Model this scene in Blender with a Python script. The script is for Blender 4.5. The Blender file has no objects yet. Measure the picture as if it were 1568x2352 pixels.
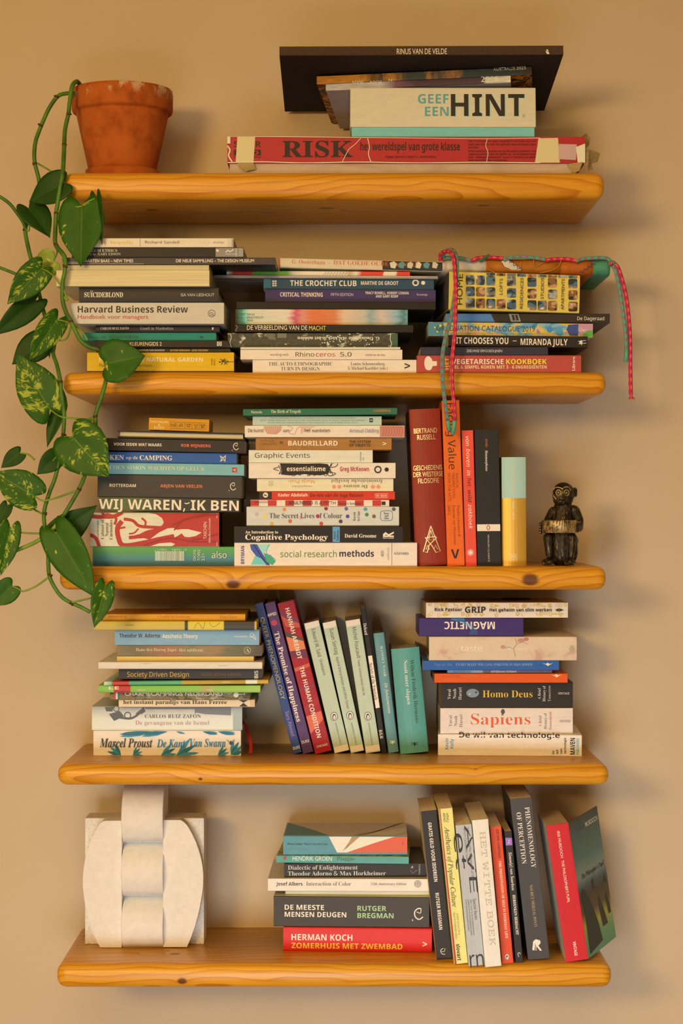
import bpy, bmesh, math, random
from mathutils import Vector, Matrix
random.seed(7)
sc = bpy.context.scene
COL = sc.collection

# ------------------------------------------------------------------ camera
F = 4520.0            # focal length in pixels of the 1568x2352 frame
DW = 3.2              # camera to wall, metres
ZC = 1.50             # eye height
cam = bpy.data.cameras.new('camera')
cam.sensor_fit = 'VERTICAL'; cam.sensor_height = 36.0; cam.lens = 36.0 * F / 2352.0
cam_o = bpy.data.objects.new('camera', cam); COL.objects.link(cam_o)
cam_o.location = (0, -DW, ZC); cam_o.rotation_euler = (math.pi / 2, 0, 0)
sc.camera = cam_o
# ------------------------------------------------------------------ world and lights
world = bpy.data.worlds.new('room_ambience'); sc.world = world; world.use_nodes = True
bg = world.node_tree.nodes['Background']
bg.inputs[0].default_value = (1.0, 0.58, 0.24, 1); bg.inputs[1].default_value = 0.17
def area(name, loc, target, sx, sy, power, color, spread=180):
    l = bpy.data.lights.new(name, 'AREA'); l.shape = 'RECTANGLE'; l.size = sx; l.size_y = sy
    l.energy = power; l.color = color; l.spread = math.radians(spread)
    o = bpy.data.objects.new(name, l); COL.objects.link(o); o.location = loc
    o.rotation_euler = (Vector(target) - Vector(loc)).to_track_quat('-Z', 'Y').to_euler()
    return o
area('warm_key_light', (-1.75, -4.6, ZC + 0.72), (0, 0, ZC - 0.2), 0.95, 0.55, 86, (1.0, 0.62, 0.22))  # warm key light, placed to match the direction of the cast shadows
area('overhead_fill_light', (-0.3, -3.3, ZC + 1.38), (0, 0, ZC - 0.75), 2.4, 1.4, 17.0, (1.0, 0.60, 0.23), 120)  # added soft overhead fill, there only to lift the shelf tops
area('low_fill_light', (-0.2, -3.6, ZC - 1.15), (0.26, 0, ZC - 0.84), 1.4, 0.8, 6.2, (0.96, 1.0, 1.0), 58)  # added neutral fill from below, brightens the lower shelves; no window modelled
sc.view_settings.view_transform = 'Standard'
try: sc.view_settings.look = 'None'
except Exception: pass
sc.view_settings.gamma = 1.0; sc.view_settings.use_curve_mapping = False
sc.view_settings.exposure = 0.0

# ------------------------------------------------------------------ helpers
def P(px, py, Y):
    D = DW + Y
    return Vector(((px - 784) * D / F, Y, ZC + (1176 - py) * D / F))
def s2l(c): return c / 12.92 if c <= 0.04045 else ((c + 0.055) / 1.055) ** 2.4
ILL = (1.0, 0.80, 0.60)         # tint of the room light, taken out of the colours read off the photo
def C(h):
    h = h.lstrip('#')
    v = [s2l(int(h[i:i + 2], 16) / 255.0) / ILL[i // 2] for i in (0, 2, 4)]
    return tuple(min(max(x * 1.04, 0.006), 0.88) for x in v)
def room_tint(*c):
    global ILL
    ILL = c

class NT:
    def __init__(s, name, rough=0.5, spec=0.35):
        s.m = bpy.data.materials.new(name); s.m.use_nodes = True
        s.t = s.m.node_tree; s.b = s.t.nodes['Principled BSDF']
        s.b.inputs['Roughness'].default_value = rough
        s.b.inputs['Specular IOR Level'].default_value = spec
    def n(s, typ, **kw):
        nd = s.t.nodes.new(typ)
        for k, v in kw.items():
            if isinstance(v, (int, float, str, bool)) and hasattr(nd, k): setattr(nd, k, v)
        return nd
    def l(s, a, b): s.t.links.new(a, b)
    def math(s, op, a, b=None, c=None):
        nd = s.t.nodes.new('ShaderNodeMath'); nd.operation = op
        for i, v in enumerate((a, b, c)):
            if v is None: continue
            if isinstance(v, (int, float)): nd.inputs[i].default_value = v
            else: s.l(v, nd.inputs[i])
        return nd.outputs[0]
    def obj(s): return s.t.nodes.new('ShaderNodeTexCoord').outputs['Object']
    def mapping(s, vec, scale=(1, 1, 1), loc=(0, 0, 0)):
        nd = s.t.nodes.new('ShaderNodeMapping'); s.l(vec, nd.inputs[0])
        nd.inputs['Scale'].default_value = scale; nd.inputs['Location'].default_value = loc
        return nd.outputs[0]
    def noise(s, vec, scale, detail=3, rough=0.5, dist=0.0):
        nd = s.t.nodes.new('ShaderNodeTexNoise'); s.l(vec, nd.inputs['Vector'])
        nd.inputs['Scale'].default_value = scale; nd.inputs['Detail'].default_value = detail
        nd.inputs['Roughness'].default_value = rough; nd.inputs['Distortion'].default_value = dist
        return nd.outputs['Fac']
    def ramp(s, fac, stops, interp='LINEAR'):
        nd = s.t.nodes.new('ShaderNodeValToRGB'); nd.color_ramp.interpolation = interp
        el = nd.color_ramp.elements
        while len(el) < len(stops): el.new(0.5)
        for e, (p, c) in zip(el, stops):
            e.position = p; e.color = (*c, 1) if not isinstance(c, (int, float)) else (c, c, c, 1)
        s.l(fac, nd.inputs[0]); return nd.outputs[0]
    def mix(s, fac, a, b, mode='MIX'):
        nd = s.t.nodes.new('ShaderNodeMix'); nd.data_type = 'RGBA'; nd.blend_type = mode
        if isinstance(fac, (int, float)): nd.inputs[0].default_value = fac
        else: s.l(fac, nd.inputs[0])
        for i, v in ((6, a), (7, b)):
            if isinstance(v, tuple): nd.inputs[i].default_value = (*v[:3], 1)
            else: s.l(v, nd.inputs[i])
        return nd.outputs[2]
    def bump(s, h, strength=0.3, dist=0.001):
        nd = s.t.nodes.new('ShaderNodeBump'); nd.inputs['Strength'].default_value = strength
        nd.inputs['Distance'].default_value = dist; s.l(h, nd.inputs['Height'])
        s.l(nd.outputs[0], s.b.inputs['Normal'])
    def color(s, c):
        if isinstance(c, tuple): s.b.inputs['Base Color'].default_value = (*c[:3], 1)
        else: s.l(c, s.b.inputs['Base Color'])
        return s.m

_mc = {}
def ink(h, rough=0.5, metal=0.0):
    k = ('ink', h, rough, metal, ILL)
    if k not in _mc:
        t = NT('print_' + h.lstrip('#'), rough); t.b.inputs['Metallic'].default_value = metal
        t.color(C(h)); _mc[k] = t.m
    return _mc[k]
def card(h, rough=0.42, wear=0.10):
    """printed card or paper cover with faint scuffs"""
    k = ('card', h, rough, wear, ILL)
    if k not in _mc:
        t = NT('cover_' + h.lstrip('#'), rough, 0.2); c = C(h)
        o = t.obj()
        n = t.noise(t.mapping(o, (12, 40, 60)), 3.0, 5, 0.65)
        f = t.ramp(n, [(0.3, 1 - wear), (0.6, 1.0), (0.85, 1 + wear * 0.3)])
        col = t.mix(1.0, c, f, 'MULTIPLY')
        t.bump(t.noise(o, 400, 2), 0.06, 0.0004)
        t.color(col); _mc[k] = t.m
    return _mc[k]
def cloth(h):
    k = ('cloth', h)
    if k not in _mc:
        t = NT('cloth_' + h.lstrip('#'), 0.85, 0.15); o = t.obj()
        w = t.noise(t.mapping(o, (900, 900, 250)), 1.0, 2); w2 = t.noise(t.mapping(o, (200, 900, 900)), 1.0, 2)
        f = t.ramp(t.math('ADD', w, w2), [(0.7, 0.7), (1.3, 1.15)])
        t.bump(t.math('ADD', w, w2), 0.4, 0.0006)
        t.color(t.mix(1.0, C(h), f, 'MULTIPLY')); _mc[k] = t.m
    return _mc[k]
def pages(h='#d8bd93'):
    k = ('pages', h, ILL)
    if k not in _mc:
        t = NT('pages_' + h.lstrip('#'), 0.8, 0.1); o = t.obj()
        n = t.noise(t.mapping(o, (6, 6, 1500)), 1.0, 2)
        f = t.ramp(n, [(0.25, 0.72), (0.55, 1.0), (0.8, 1.08)])
        t.bump(n, 0.25, 0.0004)
        t.color(t.mix(1.0, C(h), f, 'MULTIPLY')); _mc[k] = t.m
    return _mc[k]
def ramp_mat(name, axis, lo, hi, stops, amp=0.0, scale=(20, 20, 20), rough=0.42, grain=0.0):
    """colour changing along one axis of the book, edges broken up by noise"""
    t = NT(name, rough); o = t.obj()
    sx = t.t.nodes.new('ShaderNodeSeparateXYZ'); t.l(o, sx.inputs[0])
    v = t.math('DIVIDE', t.math('SUBTRACT', sx.outputs[axis], lo), hi - lo)
    if amp:
        n = t.noise(t.mapping(o, scale), 1.0, 4, 0.6)
        v = t.math('ADD', v, t.math('MULTIPLY', t.math('SUBTRACT', n, 0.5), amp))
    c = t.ramp(v, [(p, C(h)) for p, h in stops])
    if grain:
        n2 = t.noise(t.mapping(o, (60, 60, 500)), 1.0, 4)
        c = t.mix(1.0, c, t.ramp(n2, [(0.3, 1 - grain), (0.65, 1.0)]), 'MULTIPLY')
    return t.color(c)
def blotch_mat(name, cols, scale=(40, 40, 60), rough=0.45, dist=0.6, detail=3, interp='CONSTANT'):
    """patches of several printed colours"""
    t = NT(name, rough); o = t.obj()
    n = t.noise(t.mapping(o, scale), 1.0, detail, 0.55, dist)
    lo, hi = 0.30, 0.70
    st = [(lo + (hi - lo) * i / max(1, len(cols) - 1), C(h)) for i, h in enumerate(cols)]
    if interp == 'CONSTANT': st[0] = (0.0, st[0][1])
    return t.color(t.ramp(n, st, interp))

def mesh_obj(name, verts, faces, mats, parent=None, mi=None, smooth=False):
    me = bpy.data.meshes.new(name)
    me.from_pydata([tuple(v) for v in verts], [], faces)
    for m in (mats if isinstance(mats, (list, tuple)) else [mats]): me.materials.append(m)
    if mi:
        for p, i in zip(me.polygons, mi): p.material_index = i
    if smooth:
        for p in me.polygons: p.use_smooth = True
    me.update()
    o = bpy.data.objects.new(name, me); COL.objects.link(o)
    if parent: o.parent = parent
    return o
def bm_obj(name, bm, mats, parent=None, smooth=False):
    me = bpy.data.meshes.new(name); bmesh.ops.recalc_face_normals(bm, faces=bm.faces)
    bm.to_mesh(me); bm.free()
    for m in (mats if isinstance(mats, (list, tuple)) else [mats]): me.materials.append(m)
    if smooth:
        for p in me.polygons: p.use_smooth = True
    o = bpy.data.objects.new(name, me); COL.objects.link(o)
    if parent: o.parent = parent
    return o
def tag(o, label, cat, group=None, kind=None):
    n = len(label.split())
    assert 4 <= n <= 16, (n, label)
    o['label'] = label; o['category'] = cat
    if group: o['group'] = group
    if kind: o['kind'] = kind
    return o
def empty(name, M, label, cat, group=None):
    o = bpy.data.objects.new(name, None); COL.objects.link(o); o.matrix_world = M
    o.empty_display_size = 0.02
    return tag(o, label, cat, group)
def box_geo(x0, x1, y0, y1, z0, z1):
    v = [(x, y, z) for z in (z0, z1) for y in (y0, y1) for x in (x0, x1)]
    f = [(0, 2, 3, 1), (4, 5, 7, 6), (0, 1, 5, 4), (2, 6, 7, 3), (0, 4, 6, 2), (1, 3, 7, 5)]
    return v, f
def rbox(x0, x1, y0, y1, z0, z1, r, seg=3):
    bm = bmesh.new(); v, f = box_geo(x0, x1, y0, y1, z0, z1)
    vs = [bm.verts.new(p) for p in v]
    for q in f: bm.faces.new([vs[i] for i in q])
    if r > 0: bmesh.ops.bevel(bm, geom=bm.edges[:], offset=r, segments=seg, profile=0.5, affect='EDGES', clamp_overlap=True)
    return bm

# ------------------------------------------------------------------ lettering
def _map(s, U, L, D=None):
    out = ''
    for c in s:
        if 'A' <= c <= 'Z': out += chr(U + ord(c) - 65)
        elif 'a' <= c <= 'z': out += '\u210e' if (L == 0x1D44E and c == 'h') else chr(L + ord(c) - 97)
        elif c == '\u2013': out += '\u2212'
        elif c == '\u2022': out += '\u2219'
        elif c.isdigit() and c.isascii() and D: out += chr(D + ord(c) - 48)
        else: out += c
    return out
FONT = {  # style: (upper, lower, digits, stroke offset)
    'p': (None, None, None, 0.0), 'P': (None, None, None, 0.013), 't': (None, None, None, -0.006),
    'n': (0x1D5A0, 0x1D5BA, 0x1D7E2, 0.0), 'b': (0x1D5D4, 0x1D5EE, 0x1D7EC, 0.0), 'N': (0x1D608, 0x1D622, None, 0.0),
    's': (0x1D400, 0x1D41A, 0x1D7CE, -0.006), 'S': (0x1D400, 0x1D41A, 0x1D7CE, 0.004),
    'i': (0x1D434, 0x1D44E, None, 0.004), 'I': (0x1D468, 0x1D482, None, 0.0),
    'c': (0x1D4D0, 0x1D4EA, None, 0.0), 'm': (0x1D670, 0x1D68A, 0x1D7F6, 0.0)}
_tc = {}; _cap = {}
try:    # Blender's own bundled maths font: the same glyphs its text objects fall back to, found faster
    MATHFONT = bpy.data.fonts.load(bpy.utils.system_resource('DATAFILES') + '/fonts/NotoSansMath-Regular.woff2')
except Exception:
    MATHFONT = None
ACC = {'Ï': 'I"', 'ï': 'i"', 'Ë': 'E"', 'ë': 'e"', 'Ä': 'A"', 'ä': 'a"', 'ü': 'u"', 'Ó': "O'", 'ó': "o'", 'é': "e'", 'í': "i'", 'è': 'e`', 'Č': 'Cv', 'Š': 'Sv', 'ø': 'o/'}
def text_geo(s, font):
    k = (s, font)
    if k in _tc: return _tc[k]
    if FONT[font][0] and any(c in ACC for c in s):      # accents set by hand over the plain letter
        base = ''.join(ACC[c][0] if c in ACC else c for c in s)
        v, f = text_geo(base, font); v = list(v); f = list(f)
        for i, c in enumerate(s):
            if c not in ACC: continue
            x0 = max([p[0] for p in text_geo(base[:i], font)[0]] or [0]) if i else 0.0
            cv = text_geo(base[i], font)[0]; cw = max(p[0] for p in cv) - min(p[0] for p in cv)
            x1 = max(p[0] for p in text_geo(base[:i + 1], font)[0]); cx = x1 - cw / 2
            ty = max(p[1] for p in cv); a = .05; y = ty + .07; kind = ACC[c][1]
            quads = {'"': [[(-.16, 0), (-.06, 0), (-.06, .1), (-.16, .1)], [(.06, 0), (.16, 0), (.16, .1), (.06, .1)]], "'": [[(-.05, 0), (.02, 0), (.14, .14), (.03, .14)]], '`': [[(-.02, 0), (.05, 0), (-.03, .14), (-.14, .14)]],
                     'v': [[(-.04, 0), (.04, 0), (-.08, .13), (-.16, .13)], [(-.04, 0), (.04, 0), (.16, .13), (.08, .13)]], '/': [[(-.22, -.55), (-.17, -.55), (.22, -.08), (.17, -.08)]]}[kind]
            for q in quads:
                b = len(v); v += [(cx + p[0], y + p[1]) for p in q]; f.append((b, b + 1, b + 2, b + 3))
        _tc[k] = (v, f); return v, f
    U, L, D, off = FONT[font]
    c = bpy.data.curves.new('lettering_source', 'FONT')
    c.body = _map(s, U, L, D) if U else s
    if U and MATHFONT: c.font = MATHFONT
    c.offset = off; c.resolution_u = 3
    o = bpy.data.objects.new('lettering_source', c)
    me = bpy.data.meshes.new_from_object(o)
    v = [(p.co.x, p.co.y) for p in me.vertices]; f = [tuple(p.vertices) for p in me.polygons]
    bpy.data.objects.remove(o); bpy.data.curves.remove(c); bpy.data.meshes.remove(me)
    _tc[k] = (v, f); return v, f
def cap_h(font):
    if font not in _cap:
        v, f = text_geo('H', font); _cap[font] = max(p[1] for p in v) - min(p[1] for p in v)
    return _cap[font]

class Print:
    """flat print: each line of lettering a part, artwork shapes that touch joined into one part"""
    def __init__(s): s.items = []
    def add(s, part, pts, faces, mat, box, fine=False): s.items.append((part, pts, faces, mat, box, fine))
    def build(s, parent):
        art = [i for i in s.items if i[0] != 'lettering' and not i[5]]
        for it in s.items:
            if it[0] == 'lettering': mesh_obj('lettering', it[1], it[2], it[3], parent)
        lab = list(range(len(art)))
        for i in range(len(art)):
            for j in range(i):
                A, B = art[i][4], art[j][4]
                if A[0] < B[1] and B[0] < A[1] and A[2] < B[3] and B[2] < A[3]:
                    la, lb = lab[i], lab[j]
                    lab = [lb if x == la else x for x in lab]
        groups = [[art[i] for i in range(len(art)) if lab[i] == g] for g in sorted(set(lab))]
        groups += [[i for i in s.items if i[5]]]
        for g in groups:
            if not g: continue
            V, Fc, MI, MT = [], [], [], []
            for _, pts, faces, mat, box, fine in g:
                k = len(V); V += pts; Fc += [tuple(i + k for i in f) for f in faces]
                if mat not in MT: MT.append(mat)
                MI += [MT.index(mat)] * len(faces)
            o = mesh_obj('printed_artwork', V, Fc, MT, parent, MI)
            if g[0][5]: o['kind'] = 'stuff'

# decal constructors: all pixel positions are read off the photograph on the thing's own front face
def t(s, x0, y0, x1, y1, h, col, font='p', rot=0): return ('t', s, x0, y0, x1, y1, h, col, font, rot)
def h_(s, x0, x1, y, h, col, font='p', rot=0): return ('t', s, x0, y, x1, y, h, col, font, rot)
def v_(s, x, y0, y1, h, col, font='p', rot=90): return ('t', s, x, y0, x, y1, h, col, font, rot)
def r_(x0, y0, x1, y1, col): return ('p', [(x0, y0), (x1, y0), (x1, y1), (x0, y1)], col)
def p_(pts, col): return ('p', pts, col)
def c_(x, y, r, col, ry=None, n=20): return ('p', [(x + r * math.cos(6.28319 * k / n), y + (ry or r) * math.sin(6.28319 * k / n)) for k in range(n)], col)
def o_(x, y, r, w, col, ry=None): return ('l', [(x + r * math.cos(6.28319 * k / 24), y + (ry or r) * math.sin(6.28319 * k / 24)) for k in range(25)], w, col)
def l_(pts, w, col): return ('l', pts, w, col)
def fine(L): return [('f',) + tuple(d) for d in L]      # too small to pick apart
def spline(pts, n=8):
    out = []
    for i in range(len(pts) - 1):
        a = pts[max(0, i - 1)]; b = pts[i]; c = pts[i + 1]; d = pts[min(len(pts) - 1, i + 2)]
        for k in range(n):
            u = k / n
            out.append(tuple(0.5 * (2 * b[j] + (c[j] - a[j]) * u + (2 * a[j] - 5 * b[j] + 4 * c[j] - d[j]) * u * u + (3 * b[j] - a[j] - 3 * c[j] + d[j]) * u ** 3) for j in range(len(b))))
    out.append(tuple(pts[-1])); return out
def s_(pts, w, col): return ('l', spline(pts, 6), w, col)

def apply_decals(parent, decals, loc, surf, scale, bounds, upright=False, eps0=0.00022):
    """loc(px,py)->(x,z) on the thing's front; surf(x,z,eps)->3D point; bounds clip flat shapes"""
    pr = Print(); xa, xb, za, zb = bounds
    cl = lambda x, z: (min(max(x, xa), xb), min(max(z, za), zb))
    for k, d in enumerate(decals):
        eps = eps0 + 0.00006 * min(k, 40)
        fin = d[0] == 'f'
        if fin: d = d[1:]
        mt = lambda c: ink(c) if isinstance(c, str) else c
        if d[0] == 't':
            _, s, x0, y0, x1, y1, h, col, font, rot = d
            v, f = text_geo(s, font)
            if not v: continue
            a = loc(x0, y0); b = loc(x1, y1); cx, cz = (a[0] + b[0]) / 2, (a[1] + b[1]) / 2
            turned = rot in (90, 270)
            ln = abs(b[1] - a[1]) if turned else abs(b[0] - a[0])
            mnx = min(p[0] for p in v); mxx = max(p[0] for p in v); cap = cap_h(font)
            kx = ln / (mxx - mnx); ky = h * scale / cap; an = math.radians(rot)
            ca, sa = round(math.cos(an)), round(math.sin(an)); pts = []
            for p in v:
                u = (p[0] - (mnx + mxx) / 2) * kx; w = (p[1] - cap / 2) * ky
                pts.append(surf(cx + u * ca - w * sa, cz + u * sa + w * ca, eps))
            pr.add('lettering', pts, f, mt(col), None)
        elif d[0] == 'p':
            _, px, col = d
            q = [cl(*loc(*p)) for p in px]
            if len(q) == 4:
                n = 8; pts = []
                for i in range(n + 1):
                    for j in range(n + 1):
                        u, w_ = i / n, j / n
                        pts.append(surf(*[(q[0][c] * (1 - u) + q[1][c] * u) * (1 - w_) + (q[3][c] * (1 - u) + q[2][c] * u) * w_ for c in (0, 1)], eps))
                fs = [(i * (n + 1) + j, (i + 1) * (n + 1) + j, (i + 1) * (n + 1) + j + 1, i * (n + 1) + j + 1) for i in range(n) for j in range(n)]
            elif abs(surf(0, za, 0).y - surf(0, (za + zb) / 2, 0).y) > 0.0004:      # rounded spine: follow the curve
                b2 = bmesh.new(); fc_ = b2.faces.new([b2.verts.new((x, z, 0)) for x, z in q])
                bmesh.ops.triangulate(b2, faces=[fc_])
                for _ in range(2): bmesh.ops.subdivide_edges(b2, edges=[e for e in b2.edges if e.calc_length() > .004], cuts=1, use_grid_fill=True)
                bmesh.ops.triangulate(b2, faces=b2.faces[:]); b2.verts.index_update()
                pts = [surf(v.co.x, v.co.y, eps + .0001) for v in b2.verts]; fs = [tuple(v.index for v in f.verts) for f in b2.faces]; b2.free()
            else:
                pts = [surf(x, z, eps) for x, z in q]; fs = [tuple(range(len(pts)))]
            pr.add('printed_artwork', pts, fs, mt(col), (min(p[0] for p in px), max(p[0] for p in px), min(p[1] for p in px), max(p[1] for p in px)), fin)
        else:
            _, px, w, col = d
            q = [loc(*p) for p in px]; pts = []; w = w * scale / 2
            for i, p in enumerate(q):
                a = q[max(0, i - 1)]; b = q[min(len(q) - 1, i + 1)]
                dx, dz = b[0] - a[0], b[1] - a[1]; m = math.hypot(dx, dz) or 1
                nx, nz = -dz / m * w, dx / m * w
                pts.append(surf(*cl(p[0] + nx, p[1] + nz), eps)); pts.append(surf(*cl(p[0] - nx, p[1] - nz), eps))
            fs = [(2 * i, 2 * i + 1, 2 * i + 3, 2 * i + 2) for i in range(len(q) - 1)]
            pr.add('printed_artwork', pts, fs, mt(col), (min(p[0] for p in px), max(p[0] for p in px), min(p[1] for p in px), max(p[1] for p in px)), fin)
    pr.build(parent)

def ray_loc(M):
    Mi = M.inverted(); o = Mi @ Vector((0, -DW, ZC))
    def loc(px, py):
        d = (Mi @ P(px, py, -0.2)) - o
        k = -o.y / d.y; q = o + d * k
        return q.x, q.z
    return loc

# ------------------------------------------------------------------ books
def spine_profile(T, b, r):
    def f(z):
        u = 2 * z / T - 1
        y = b * u * u
        e = min(z, T - z)
        if e < r: y += r - math.sqrt(max(0, r * r - (r - max(e, 0)) ** 2))
        return y
    return f
def build_book(root, L, W, T, spine, boards=None, paper=None, hard=False, bulge=0.0, splay=False):
    """local frame: x along the spine, y from the spine backwards, z through the thickness"""
    c = 0.0022 if hard else min(0.0006, T * 0.12)
    ins = 0.003 if hard else 0.0003
    r = min(0.0016 if hard else 0.0009, T * 0.25)
    prof = spine_profile(T, bulge, r)
    n = 12; zs = [T * (0.5 - 0.5 * math.cos(math.pi * i / n)) for i in range(n + 1)]
    outer = [(W, 0.0)] + [(prof(z), z) for z in zs] + [(W, T)]
    yi = bulge + r + c
    inner = [(W, c)] + [(prof(z) * (1 if bulge else 0) + c + (r if not bulge else 0), min(max(z, c), T - c)) for z in zs] + [(W, T - c)]
    m = len(outer); V = []; Fc = []; MI = []
    for x in (-L / 2, L / 2):
        V += [(x, y, z) for y, z in outer] + [(x, y, z) for y, z in inner]
    for i in range(m - 1):
        if splay and i == m - 2: continue
        Fc.append((i, i + 1, 2 * m + i + 1, 2 * m + i)); MI.append(0 if 0 < i < m - 2 else 1)
        Fc.append((m + i + 1, m + i, 3 * m + i, 3 * m + i + 1)); MI.append(1)
        Fc.append((i, m + i, m + i + 1, i + 1)); MI.append(1 if i in (0, m - 2) else 0)
        Fc.append((2 * m + i, 2 * m + i + 1, 3 * m + i + 1, 3 * m + i)); MI.append(1 if i in (0, m - 2) else 0)
    for i in ((0, m - 1) if not splay else (0,)):
        Fc.append((i, m + i, 3 * m + i, 2 * m + i)); MI.append(1)
    mesh_obj('cover', V, Fc, [spine, boards or spine], root, MI)
    yf = (bulge * 0.6 + r + c) if bulge else r + c
    v, f = box_geo(-L / 2 + ins, L / 2 - ins, yf, W - ins - (0.002 if hard else 0), c, T - c)
    mesh_obj('page_block', v, f, paper or pages(), root)
    return prof

ORD = ['lowest', 'second', 'third', 'fourth', 'fifth', 'sixth', 'seventh', 'eighth', 'ninth', 'tenth', 'eleventh', 'twelfth', 'thirteenth', 'fourteenth']
class Stack:
    def __init__(s, z, where, group): s.z = z; s.where = where; s.group = group; s.n = 0; s.tilt = 0.0
    def add(s, look, xl, xr, yt, Y, spine, d=(), W=None, boards=None, paper=None, hard=False, bulge=0.0, yaw=0.0, tilt=0.0,
            pitch=0.0, fore=False, name='paperback_book', cat='book', L=None):
        D = DW + Y
        x0 = P(xl, yt, Y).x; x1 = P(xr, yt, Y).x
        Lc = (x1 - x0) / math.cos(math.radians(yaw))
        s.z += 0.5 * Lc * abs(math.sin(math.radians(tilt - s.tilt))); s.tilt = tilt
        T = P(784, yt, Y).z - s.z
        assert T > 0.0022, (look, T)
        if W is None: W = 0.68 * Lc
        # the back must clear the wall
        W = min(W, -Y - 0.004 - abs(math.sin(math.radians(yaw))) * Lc / 2)
        M = Matrix.Translation(((x0 + x1) / 2, Y, s.z)) @ Matrix.Rotation(math.radians(pitch), 4, 'X') @ Matrix.Rotation(math.radians(yaw), 4, 'Z') @ Matrix.Rotation(math.radians(tilt), 4, 'Y')
        label = '%s, %s of %s' % (look, ORD[s.n] + ('' if s.n == 0 else ' from bottom'), s.where)
        Mr = M @ Matrix.Translation((0, W, 0)) @ Matrix.Rotation(math.pi, 4, 'Z') if fore else M
        root = empty(name, Mr, label, cat, s.group)
        sp = card(spine) if isinstance(spine, str) else spine
        bo = card(boards) if isinstance(boards, str) else boards
        pa = pages(paper) if isinstance(paper, str) else paper
        prof = build_book(root, Lc, W, T, sp, bo, pa, hard, bulge)
        if d: apply_decals(root, d, ray_loc(M), lambda x, z, e: Vector((x, prof(min(max(z, 0), T)) - e, z)), D / F, (-Lc / 2, Lc / 2, min(.0008, T * .12), T - min(.0008, T * .12)))
        s.z += T + 0.0002; s.n += 1; s.T = T; s.M = M
        return root

def top_art(S, root, polys, texts=()):
    """print on the upper cover: pixel polygons carried onto the plane of the cover"""
    Mi = S.M.inverted(); o = Mi @ Vector((0, -DW, ZC)); T = S.T
    def q(px, py, e):
        d = (Mi @ P(px, py, -0.2)) - o; k = (T + e - o.z) / d.z; return o + d * k
    for i, (pts, col) in enumerate(polys):
        mesh_obj('printed_artwork', [q(*p, .0003 + .00008 * i) for p in pts], [tuple(range(len(pts)))], ink(col), root)
    return q
class Row:
    def __init__(s, z, where, group): s.z = z; s.where = where; s.group = group; s.n = 0; s.prev = None
    def add(s, look, tl, tr, bl, br, Y, spine, d=(), W=0.13, boards=None, paper=None, hard=False, bulge=0.0, yaw=0.0, name='paperback_book', splay=False):
        a, b, c, e = P(*tl, Y), P(*tr, Y), P(*bl, Y), P(*br, Y)
        up = ((a + b) / 2 - (c + e) / 2); lean = math.atan2(-up.x, up.z)      # positive: top to the left
        T = ((b.x - a.x) + (e.x - c.x)) / 2 * math.cos(lean); L = up.length
        mid = (c + e) / 2
        # lowest corner rests on the shelf
        ux = Vector((math.cos(lean), 0, math.sin(lean)))
        low = min((mid - ux * T / 2).z, (mid + ux * T / 2).z)
        shift = s.z - low; mid.z += shift; L -= shift / math.cos(lean)
        R = Matrix.Rotation(math.radians(yaw), 4, 'Z') @ Matrix.Rotation(math.pi / 2 - lean, 4, 'Y')
        # a book may touch its neighbour but not cut into it
        n_ = Vector((math.cos(lean), 0, math.sin(lean))); un = up.normalized()
        if s.prev:
            pa_, pn_, pl_ = s.prev; cut = 0.0
            for k in range(13):
                h = pl_ * k / 12; q = pa_ + pn_ * h
                rel = q - (mid - n_ * T / 2); hh = rel.dot(un)
                if -0.002 <= hh <= L: cut = max(cut, rel.dot(n_))
            cut = min(cut + 0.0003, T * 0.45) if cut > 0 else 0
            T -= cut; mid += n_ * cut / 2
        s.prev = (mid + n_ * T / 2, un, L)
        # local origin = middle of the spine length, z = 0 at the left side
        W = min(W, -Y - 0.003)
        o = mid - ux * T / 2 + up.normalized() * L / 2
        M = Matrix.Translation(o) @ R
        label = '%s, %s of %s' % (look, ('first' if s.n == 0 else ORD[s.n]) + ' from left', s.where)
        base = M
        root = empty(name, base, label, 'book', s.group)
        sp = card(spine) if isinstance(spine, str) else spine
        bo = card(boards) if isinstance(boards, str) else boards
        pa = pages(paper) if isinstance(paper, str) else paper
        prof = build_book(root, L, W, T, sp, bo, pa, hard, bulge, splay)
        if d: apply_decals(root, d, ray_loc(M), lambda x, z, e: Vector((x, prof(min(max(z, 0), T)) - e, z)), (DW + Y) / F, (-L / 2, L / 2, min(.0008, T * .12), T - min(.0008, T * .12)))
        s.n += 1
        return root, L, W, T

# ------------------------------------------------------------------ wall
def wall_material():
    t = NT('painted_plaster', 0.9, 0.12); o = t.obj()
    n = t.noise(o, 3.0, 4, 0.6); n2 = t.noise(o, 220, 4, 0.7); n3 = t.noise(o, 30, 3)
    col = t.ramp(n, [(0.3, C('#c8a983')), (0.7, C('#cdae88'))])
    t.bump(t.math('ADD', n2, t.math('MULTIPLY', n3, 1.5)), 0.35, 0.0012)
    return t.color(col)
v, f = box_geo(-2.6, 2.6, 0.0, 0.12, 0.0, 2.9)
w = mesh_obj('wall_back', v, f, wall_material()); tag(w, 'matt beige plaster wall behind the floating shelves', 'wall', kind='structure')

v, f = box_geo(-2.6, 2.6, -6.5, 0.0, -0.1, 0.0)
fl = NT('floor_boards', 0.5); fl = fl.color(C('#a8794a'))
w = mesh_obj('floor', v, f, fl); tag(w, 'plain wooden floor below the shelves', 'floor', kind='structure')

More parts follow.
